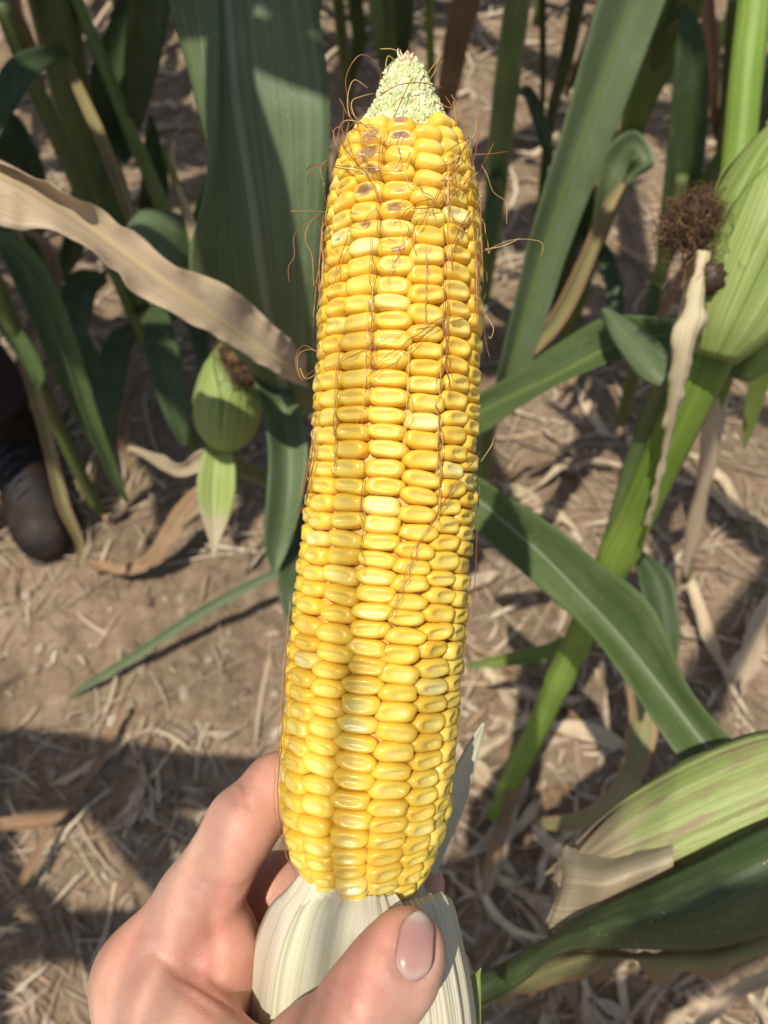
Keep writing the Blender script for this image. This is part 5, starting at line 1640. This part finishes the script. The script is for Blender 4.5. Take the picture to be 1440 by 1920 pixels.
    for ln in lines:
        for rep_ in range(2):
            A_ = catmull(np.array(ln, float), 3 * len(ln))
            jit = np.cumsum(np.cumsum([[q.gauss(0, .16), 0] for _ in A_], 0), 0) + np.array([q.gauss(0, 1.6), q.gauss(0, 10)])
            A_ = A_ + jit * np.linspace(.3, 1, len(A_))[:, None]
            if rep_:
                A_ = A_[q.randrange(0, len(A_) // 2):]
            strand([on_ear(x, y, q.uniform(.0004, .0009)) for x, y in A_], q.choice([.00008, .00011, .00013]), 2 * len(A_))
    # loose strands standing off the ear around the tip
    def free(pts, r=.00014, d0=None):
        strand([V(x, y, d) for x, y, d in pts], r)
    D = EAR_D
    free([(752, 100, D), (735, 92, D - .003), (712, 92, D - .004)]); free([(745, 118, D), (728, 105, D - .003), (724, 128, D - .004), (738, 115, D)])
    free([(660, 215, D), (648, 150, D - .004), (672, 105, D - .006), (700, 112, D - .004), (714, 140, D), (710, 155, D)])
    free([(672, 235, D - .01), (655, 215, D - .014), (652, 180, D - .012), (664, 150, D - .01), (690, 165, D - .008)])
    free([(690, 240, D - .014), (665, 218, D - .018), (660, 190, D - .016), (680, 180, D - .014), (700, 175, D - .01)])
    free([(640, 250, D - .004), (645, 205, D - .008), (637, 185, D - .008), (660, 225, D - .012), (700, 235, D - .016)])
    free([(700, 238, D - .016), (660, 226, D - .014), (640, 232, D - .01), (632, 262, D - .006)])
    free([(712, 180, D - .008), (745, 160, D - .011), (790, 155, D - .009), (830, 165, D - .004)]); free([(735, 228, D - .016), (752, 190, D - .012), (770, 150, D - .008)])
    free([(800, 140, D - .006), (825, 108, D - .008), (818, 130, D - .006), (795, 165, D - .006)]); free([(812, 190, D - .004), (846, 202, D - .006), (835, 180, D - .004)])
    free([(846, 178, D), (862, 205, D - .002), (876, 260, D), (890, 320, D), (900, 400, D)]); free([(850, 190, D), (858, 240, D - .006), (880, 300, D - .008), (896, 380, D - .004)])
    free([(888, 290, D - .004), (925, 288, D - .004), (952, 284, D - .002)]); free([(890, 295, D - .004), (898, 250, D - .006), (896, 228, D - .006)]); free([(900, 320, D), (915, 290, D - .004), (926, 268, D - .004)])
    free([(903, 310, D), (914, 330, D), (925, 360, D + .002), (948, 380, D + .004), (950, 420, D + .004)]); free([(906, 468, D), (940, 462, D - .002), (975, 447, D - .004)])
    free([(906, 472, D), (960, 450, D - .002), (1010, 452, D - .004), (1018, 468, D - .004), (1012, 480, D - .004)], .00010)
    free([(545, 396, D), (590, 396, D - .004), (615, 398, D - .010)]); free([(575, 318, D), (590, 308, D - .004), (640, 316, D - .012), (665, 320, D - .016)]); free([(576, 345, D), (580, 325, D - .004), (600, 308, D - .006)])
    free([(608, 348, D), (601, 315, D - .002), (613, 300, D - .004)], .00012); free([(575, 410, D), (552, 440, D - .002), (552, 480, D - .002), (541, 500, D - .002), (542, 528, D - .002)])
    free([(600, 400, D), (580, 420, D - .002), (572, 450, D - .002), (585, 480, D - .004), (588, 540, D - .004)]); free([(640, 300, D - .006), (625, 250, D - .006), (640, 240, D - .006), (650, 280, D - .010)])
    free([(596, 660, D - .004), (572, 648, D - .004), (558, 660, D - .002), (555, 685, D - .002), (566, 712, D - .002), (580, 700, D - .004), (596, 690, D - .008)])
    free([(600, 662, D - .006), (580, 655, D - .004), (560, 665, D - .002), (558, 690, D - .002), (564, 708, D - .002)]); free([(562, 690, D - .002), (575, 710, D - .002), (610, 690, D - .008)])
    free([(903, 560, D), (906, 610, D - .002), (914, 655, D), (918, 670, D)], .0001); free([(910, 590, D), (925, 615, D), (920, 634, D), (916, 630, D)], .0001)
    free([(902, 865, D), (920, 838, D - .002), (926, 822, D)], .00014); free([(899, 910, D), (896, 960, D), (893, 1040, D), (889, 1110, D), (885, 1140, D)]); free([(552, 995, D), (560, 965, D - .002), (574, 940, D - .004)], .0001)
    free([(575, 870, D), (568, 905, D - .002), (556, 935, D - .002)], .0001)
    for k in range(34):
        side = q.choice([-1, 1]); y = q.uniform(225, 560)
        x = np.interp(y, _yy, _cxs) + side * np.interp(y, _yy, _hw) * q.uniform(.86, 1.0)
        a = q.uniform(-1.2, 1.2)
        pts = [(x, y, D - .004)]
        for i in range(5):
            a += q.gauss(0, .7)
            pts.append((pts[-1][0] + side * abs(math.cos(a)) * 9 * q.uniform(.1, 1), pts[-1][1] + 22 * math.sin(a + .6), D - .004 + q.gauss(0, .002)))
        free(pts, .00012)
    for k in range(26):
        x = q.uniform(655, 880); y = q.uniform(225, 420)
        ln = [(x, y)]
        a = q.uniform(0, 6.28)
        for i in range(3):
            a += q.gauss(0, .6)
            ln.append((min(885, max(640, ln[-1][0] + 16 * math.cos(a))), max(222, ln[-1][1] + 24 * abs(math.sin(a)))))
        strand([on_ear(xx, yy_, .0010) for xx, yy_ in ln], .00011)
    o = mesh("silk", vs, fs, NSK.m, root)
    o["kind"] = "stuff"
    return root


EAR = held_ear()


# ------------------------------------------------------------------ hand (a signed distance field turned into one skin)
def L(px, py, d):
    """camera-space point in metres: right, up, depth"""
    return np.array([(px - 720) / F * d, (960 - py) / F * d, d])


def W(p):
    p = np.asarray(p)
    return CAM + p[..., 0:1] * RT + p[..., 1:2] * UP + p[..., 2:3] * FW


def cone(P, a, b, ra, rb):
    ab = b - a
    t = np.clip(((P - a) @ ab) / (ab @ ab), 0, 1)
    return np.linalg.norm(P - a - t[..., None] * ab, axis=-1) - (ra + t * (rb - ra))


def chain(P, pts, k=.003):
    d = None
    for (a, ra), (b, rb) in zip(pts[:-1], pts[1:]):
        e = cone(P, a, b, ra, rb)
        d = e if d is None else smin(d, e, k)
    return d


def smin(a, b, k):
    h = np.clip(.5 + .5 * (b - a) / k, 0, 1)
    return b * (1 - h) + a * h - k * h * (1 - h)


INDEX = [(L(275, 1835, .212), .0135), (L(374, 1688, .213), .0116), (L(455, 1545, .214), .0099), (L(520, 1478, .222), .0096), (L(600, 1440, .240), .0090), (L(690, 1450, .246), .0082), (L(760, 1460, .243), .0072)]
MIDDLE = [(L(330, 1900, .226), .0125), (L(430, 1770, .232), .0108), (L(510, 1665, .238), .0100), (L(620, 1640, .246), .0092), (L(720, 1640, .246), .0085), (L(790, 1660, .236), .0075)]
RING = [(L(370, 1990, .236), .0120), (L(470, 1880, .244), .0102), (L(560, 1800, .250), .0096), (L(680, 1790, .252), .0088), (L(790, 1800, .244), .0080), (L(840, 1815, .234), .0072)]
PINKY = [(L(420, 2090, .240), .0110), (L(510, 2000, .250), .0092), (L(600, 1950, .254), .0086), (L(710, 1945, .252), .0078), (L(800, 1950, .244), .0068)]
THUMB = [(L(330, 2160, .205), .0165), (L(470, 2085, .188), .0145), (L(590, 1990, .1745), .0113), (L(690, 1882, .1685), .0095), (L(742, 1815, .168), .0091), (L(765, 1775, .1695), .0081)]
PALM = [(L(275, 1835, .212), .0140), (L(300, 2050, .214), .0185), (L(330, 2350, .215), .0215), (L(330, 2600, .21), .0235)]
PALM2 = [(L(330, 1900, .226), .0135), (L(380, 2100, .232), .0185), (L(400, 2350, .228), .0215), (L(390, 2600, .22), .0235)]
PALM3 = [(L(420, 2090, .240), .0120), (L(430, 2200, .238), .0165), (L(420, 2400, .232), .019)]
WEB = [(L(300, 1875, .200), .0100), (L(360, 1960, .194), .0120), (L(460, 2060, .186), .0120)]
SIDE = [(L(396, 1728, .214), .0104), (L(408, 1770, .213), .0106), (L(398, 1850, .212), .0108), (L(385, 1960, .212), .0130)]
CREASES = []


def hand_sdf(P):
    d = chain(P, INDEX, .004)
    d = smin(d, chain(P, PALM, .01), .008)
    m = chain(P, MIDDLE, .004)
    r = chain(P, RING, .004)
    k = chain(P, PINKY, .004)
    d = smin(d, smin(m, smin(r, k, .002), .002), .003)
    d = smin(d, chain(P, PALM2, .01), .008)
    d = smin(d, chain(P, PALM3, .01), .008)
    d = smin(d, chain(P, SIDE, .006), .0016)
    t = chain(P, THUMB, .006)
    d2 = smin(t, chain(P, WEB, .008), .006)
    d = smin(d, d2, .0045)
    for pl, depth, w in CREASES:
        c = None
        for a, b in zip(pl[:-1], pl[1:]):
            e = cone(P, a, b, 0, 0)
            c = e if c is None else np.minimum(c, e)
        d = d + depth * np.exp(-(c / w) ** 2)
    return d


def surf_depth(px, py, d0=.14, d1=.30):
    ds = np.linspace(d0, d1, 600)
    P = np.array([L(px, py, d) for d in ds])
    v = hand_sdf(P)
    i = np.argmax(v < 0)
    if v[i] >= 0:
        return None
    a, b = ds[max(i - 1, 0)], ds[i]
    va, vb = v[max(i - 1, 0)], v[i]
    return a + (b - a) * va / (va - vb + 1e-12)


def surface_nets(f, origin, h):
    """naive surface nets: f is a 3-D array of distances"""
    s = f < 0
    nx, ny, nz = f.shape
    c = np.zeros((nx - 1, ny - 1, nz - 1), int)
    for i in (0, 1):
        for j in (0, 1):
            for k in (0, 1):
                c += s[i:nx - 1 + i, j:ny - 1 + j, k:nz - 1 + k]
    act = (c > 0) & (c < 8)
    idx = -np.ones(act.shape, int)
    I = np.argwhere(act)
    idx[act] = np.arange(len(I))
    acc = np.zeros((len(I), 3)); cnt = np.zeros(len(I))
    corners = [(i, j, k) for i in (0, 1) for j in (0, 1) for k in (0, 1)]
    for a in corners:
        for b in corners:
            if a < b and sum(abs(x - y) for x, y in zip(a, b)) == 1:
                fa = f[I[:, 0] + a[0], I[:, 1] + a[1], I[:, 2] + a[2]]
                fb = f[I[:, 0] + b[0], I[:, 1] + b[1], I[:, 2] + b[2]]
                x = (fa < 0) != (fb < 0)
                t = np.where(x, fa / np.where(x, fa - fb, 1), 0)
                p = np.array(a)[None] + t[:, None] * (np.array(b) - np.array(a))[None]
                acc += p * x[:, None]; cnt += x
    v = (I + acc / cnt[:, None]) * h + origin
    faces = []
    for ax in range(3):
        o1, o2 = [(1, 2), (2, 0), (0, 1)][ax]
        sl_a = [slice(None)] * 3; sl_b = [slice(None)] * 3
        sl_a[ax] = slice(0, -1); sl_b[ax] = slice(1, None)
        A = s[tuple(sl_a)]; B = s[tuple(sl_b)]
        E = np.argwhere(A != B)
        E = E[(E[:, o1] > 0) & (E[:, o2] > 0) & (E[:, o1] < f.shape[o1] - 1) & (E[:, o2] < f.shape[o2] - 1)]
        def at(d1_, d2_):
            q = E.copy(); q[:, o1] -= d1_; q[:, o2] -= d2_
            return idx[q[:, 0], q[:, 1], q[:, 2]]
        q = np.stack([at(1, 1), at(0, 1), at(0, 0), at(1, 0)], 1)
        inside = A[E[:, 0], E[:, 1], E[:, 2]]
        q[~inside] = q[~inside][:, ::-1]
        faces.append(q)
    return v, np.concatenate(faces)


def hand():
    # skin folds, placed on the surface under their pixels
    def crease(px, depth, w):
        pl = []
        for x, y in px:
            d = surf_depth(x, y)
            if d is not None:
                pl.append(L(x, y, d))
        if len(pl) > 1:
            pend.append((pl, depth, w))
    pend = []
    crease([(440, 1440), (452, 1462), (462, 1488), (466, 1510)], 0.00110, 0.00096)
    crease([(424, 1462), (438, 1482), (446, 1504)], 0.00077, 0.00095)
    crease([(456, 1432), (468, 1452), (474, 1474)], 0.00077, 0.00095)
    crease([(462, 1662), (430, 1668), (395, 1664), (365, 1650), (340, 1628)], 0.00077, 0.00128)
    crease([(452, 1676), (425, 1684), (398, 1680)], 0.00055, 0.00096)
    crease([(622, 1832), (645, 1850), (668, 1872), (690, 1902), (700, 1925)], 0.00110, 0.00096)
    crease([(640, 1828), (662, 1846), (684, 1870), (700, 1892)], 0.00077, 0.00095)
    crease([(655, 1818), (680, 1840), (698, 1862)], 0.00066, 0.00095)
    crease([(606, 1850), (630, 1870), (650, 1898), (660, 1920)], 0.00077, 0.00095)
    crease([(590, 1868), (612, 1888), (628, 1915)], 0.00055, 0.00095)
    crease([(290, 1786), (330, 1820), (370, 1845), (405, 1868), (440, 1895)], 0.00088, 0.00128)
    crease([(330, 1850), (365, 1872), (400, 1898)], 0.00055, 0.00096)
    crease([(395, 1720), (407, 1770), (404, 1830)], 0.00088, 0.00176)
    crease([(350, 1700), (385, 1722), (400, 1755)], 0.00055, 0.00128)
    crease([(262, 1740), (285, 1752), (300, 1775)], 0.00055, 0.00128)
    crease([(716, 1770), (738, 1790), (742, 1815)], 0.00044, 0.00096)
    # the groove round the nail
    nail_c = np.array([779.0, 1774.0]); na = rad(-83)
    ax = np.array([math.cos(na), math.sin(na)]); ay = np.array([-ax[1], ax[0]])

    def nail_px(u, v):
        # u along (-1 root .. 1 free edge), v across
        wv = 34 * (1 - .10 * u) * (1 - max(0, -u - .35) ** 2 * 1.1) * math.sqrt(max(.05, 1 - max(0, (u - .45) / .58) ** 2 * .8))
        return nail_c + ax * (u * 66) + ay * (v * wv) + ax * (-(v ** 2) * 11 * u)
    ring = [nail_px(-1.0, v) for v in np.linspace(-.75, .75, 7)]
    left = [nail_px(u, -1.06) for u in np.linspace(.95, -.9, 9)]
    right = [nail_px(u, 1.06) for u in np.linspace(-.9, .95, 9)]
    crease([tuple(p) for p in left + ring + right], .0009, .0010)
    CREASES.extend(pend)
    h = .00085
    lo = np.array([-.098, -.262, .148]); hi = np.array([.032, -.060, .275])
    n = np.ceil((hi - lo) / h).astype(int)
    xs = [lo[i] + h * np.arange(n[i]) for i in range(3)]
    f = np.empty(tuple(n), np.float32)
    for i in range(0, n[0], 16):
        g = np.stack(np.meshgrid(xs[0][i:i + 16], xs[1], xs[2], indexing='ij'), -1)
        f[i:i + 16] = hand_sdf(g)
    v, q = surface_nets(f, lo, h)
    ok = (q >= 0).all(1)
    q = q[ok]
    o = mesh("hand", W(v), q, M['skin'])
    tag(o, "left hand gripping the husk below the ear, thumb in front and fingers behind", "hand")
    me = o.data
    bm = bmesh.new(); bm.from_mesh(me)
    for _ in range(2):
        bmesh.ops.smooth_vert(bm, verts=bm.verts, factor=.4, use_axis_x=True, use_axis_y=True, use_axis_z=True)
    bmesh.ops.recalc_face_normals(bm, faces=bm.faces)
    bm.to_mesh(me); bm.free()
    # nail
    NN = Nodes('nail')
    uv = NN.coord('UV')
    sx = NN.n('ShaderNodeSeparateXYZ', Vector=uv)
    edge = NN.math('ADD', sx.outputs[1], NN.math('MULTIPLY', NN.math('POWER', NN.math('ABSOLUTE', NN.math('SUBTRACT', sx.outputs[0], .5)), 2.0), -.25))
    c = NN.ramp(edge, [(0.0, (.56, .33, .27)), (.10, (.64, .42, .35)), (.2, (.60, .32, .27)), (.60, (.59, .30, .255)), (.82, (.62, .36, .30)), (.89, (.68, .52, .43)), (1.0, (.66, .58, .48))])
    NN.set(Base_Color=c, Roughness=.26, Subsurface_Weight=.3, Subsurface_Scale=.0015)
    NN.bump(NN.noise(NN.mapping(uv, (60, 1.5, 1)), 1.0, 2.0), .12, .0003)
    rows = []
    for u in np.linspace(-1, 1.0, 22):
        row = []
        for vv in np.linspace(-1, 1, 15):
            p = nail_px(u, vv)
            d = surf_depth(*p)
            if d is None:
                d = row[-1][2] + .0004 if row else .166
            row.append(np.array([p[0], p[1], d]))
        rows.append(row)
    R = np.array(rows)
    # smooth the depths into one gently curved plate
    ub = np.linspace(-1, 1, 22)[:, None] * np.ones((1, 15)); vb = np.linspace(-1, 1, 15)[None] * np.ones((22, 1))
    Am = np.stack([np.ones_like(ub), ub, vb, ub * vb, ub ** 2, vb ** 2, ub ** 2 * vb, vb ** 2 * ub, vb ** 4], -1).reshape(-1, 9)
    wgt = np.where((ub < .75) & (np.abs(vb) < .9), 1.0, .15).reshape(-1)
    co, *_ = np.linalg.lstsq(Am * wgt[:, None], R[..., 2].reshape(-1) * wgt, rcond=None)
    dep = (Am @ co).reshape(22, 15) - .0008 - .0003 * np.clip(ub - .5, 0, 1)
    P = np.array([[W(L(R[i, j, 0], R[i, j, 1], dep[i, j])) for j in range(15)] for i in range(22)])
    uvn = np.stack([vb * .5 + .5, ub * .5 + .5], -1).reshape(-1, 2)
    nl = mesh("thumbnail", P.reshape(-1, 3), grid_faces(22, 15), NN.m, o, uvn)
    solid(nl, .0006, 0.0)
    # forearm sleeve, outside the picture
    NSl = Nodes('sleeve_cloth'); NSl.set(Base_Color=(.12, .14, .19), Roughness=.9)
    NSl.bump(NSl.noise(NSl.coord('Object'), 500.0, 3.0), .4, .001)
    a0 = L(360, 2330, .222)
    dirv = nrm(np.array([-.12, -.85, -.35]))
    pts = [W(a0 + dirv * t)for t in (0, .05, .12, .20, .28)]
    pts = np.array(pts).reshape(-1, 3)
    tube("sleeve", catmull(pts, 30), np.interp(np.linspace(0, 1, 30), [0, .05, .5, 1], [.036, .040, .046, .055]), NSl.m, o, 28)
    return o


HAND = hand()


# ------------------------------------------------------------------ the husk pulled down under the ear
def husk():
    def blade(rows, mat, seed, ridges, label=None, n=70, cross=41, wave=.0006):
        S, nor, uv, vlen = loft_data(px_stations(rows), n, cross, wave, seed, 0.0, 30)
        u = np.linspace(0, 1, cross)
        rdg = NZ(np.tile(u * ridges, (n, 1)) + NZ2(vlen[:, None] * 9, u[None] * 3 + seed) * 1.5, np.full((n, cross), seed * 3.3) + vlen[:, None] * 5)
        rdg2 = NZ2(np.tile(u * ridges * 2.7, (n, 1)), np.full((n, cross), seed * 1.7) + vlen[:, None] * 8)
        S = S + nor * ((rdg * .0013 + rdg2 * .0008)[..., None])
        o = mesh("husk_leaf", S.reshape(-1, 3), grid_faces(n, cross), mat, EAR, uv)
        solid(o, .00035)
        if label:
            o["label"] = label
        return o
    # main fan of white inner husk
    blade([[(560, 1640, .200), (600, 1655, .192), (650, 1668, .190), (700, 1672, .190), (745, 1668, .194), (775, 1660, .200)],
           [(535, 1668, .203), (590, 1685, .191), (650, 1695, .187), (712, 1700, .187), (770, 1700, .191), (805, 1690, .199)],
           [(502, 1700, .206), (575, 1725, .191), (650, 1735, .184), (725, 1740, .184), (800, 1745, .189), (840, 1740, .199)],
           [(474, 1765, .210), (555, 1790, .191), (640, 1800, .1835), (730, 1805, .1835), (820, 1810, .189), (862, 1810, .202)],
           [(457, 1850, .213), (540, 1870, .193), (635, 1880, .186), (735, 1885, .186), (835, 1890, .191), (880, 1890, .206)],
           [(448, 1940, .215), (535, 1960, .197), (635, 1970, .190), (740, 1975, .190), (840, 1975, .195), (890, 1975, .208)],
           [(450, 2100, .218), (540, 2110, .203), (640, 2115, .197), (740, 2120, .197), (830, 2120, .202), (880, 2110, .212)]],
          M['husk_pale'], 81, 26)
    # overlapping leaf on the left, greener
    blade([[(600, 1650, .195), (640, 1662, .190), (690, 1668, .189)],
           [(560, 1700, .194), (615, 1712, .186), (680, 1712, .1855)],
           [(530, 1770, .1935), (600, 1785, .184), (672, 1780, .1825)],
           [(512, 1860, .195), (585, 1875, .1855), (650, 1870, .184)],
           [(505, 1960, .199), (580, 1975, .190), (640, 1970, .188)],
           [(510, 2090, .206), (580, 2100, .198), (640, 2100, .196)]],
          M['husk_greenish'], 82, 14)
    # leaf bunched in the middle
    blade([[(660, 1672, .189), (700, 1680, .187), (740, 1680, .188)],
           [(655, 1720, .185), (705, 1728, .182), (765, 1722, .184)],
           [(650, 1790, .182), (715, 1800, .1795), (790, 1795, .183)],
           [(650, 1880, .1845), (725, 1890, .182), (805, 1890, .186)],
           [(660, 1990, .189), (735, 2000, .187), (810, 2000, .190)]],
          M['husk_pale'], 83, 14)
    # folded right leaf with its torn upper edge
    blade([[(752, 1700, 0.1888), (790, 1682, 0.1898), (826, 1674, 0.1938), (842, 1684, 0.2018)],
           [(758, 1712, 0.1853), (800, 1700, 0.1868), (838, 1694, 0.1918), (852, 1704, 0.2018)],
           [(780, 1770, 0.1828), (820, 1765, 0.1838), (855, 1765, 0.1908), (868, 1768, 0.2028)],
           [(800, 1850, 0.1838), (838, 1848, 0.1848), (872, 1848, 0.1928), (884, 1850, 0.2048)],
           [(810, 1940, 0.1868), (850, 1940, 0.1878), (882, 1940, 0.1958), (893, 1942, 0.2068)],
           [(810, 2060, 0.1918), (850, 2060, 0.1928), (880, 2060, 0.1998), (890, 2060, 0.2088)]],
          M['husk_pale'], 84, 26, None, 70, 41, .0003)
    # back leaves
    strip("husk_leaf", [(770, 1720, .222, 16), (812, 1600, .234, 20), (850, 1500, .238, 24), (882, 1415, .237, 14), (907, 1356, .234, 2)], M['husk_greenish'], EAR, fold=.3, seed=85, tilt=.6)["label"] = "single greyish husk leaf standing behind the ear"
    strip("husk_leaf", [(880, 1990, .214, 22), (884, 1900, .212, 18), (888, 1850, .21, 14), (896, 1828, .209, 5), (902, 1815, .208, 1)], M['ear_husk'], EAR, fold=.3, seed=86)
    tube("shank", catmull([V(690, 1690, .207), V(680, 1850, .215), V(660, 2050, .222), V(650, 2180, .225)], 12), [.011] * 12, M['husk_greenish'], EAR, 14)


husk()
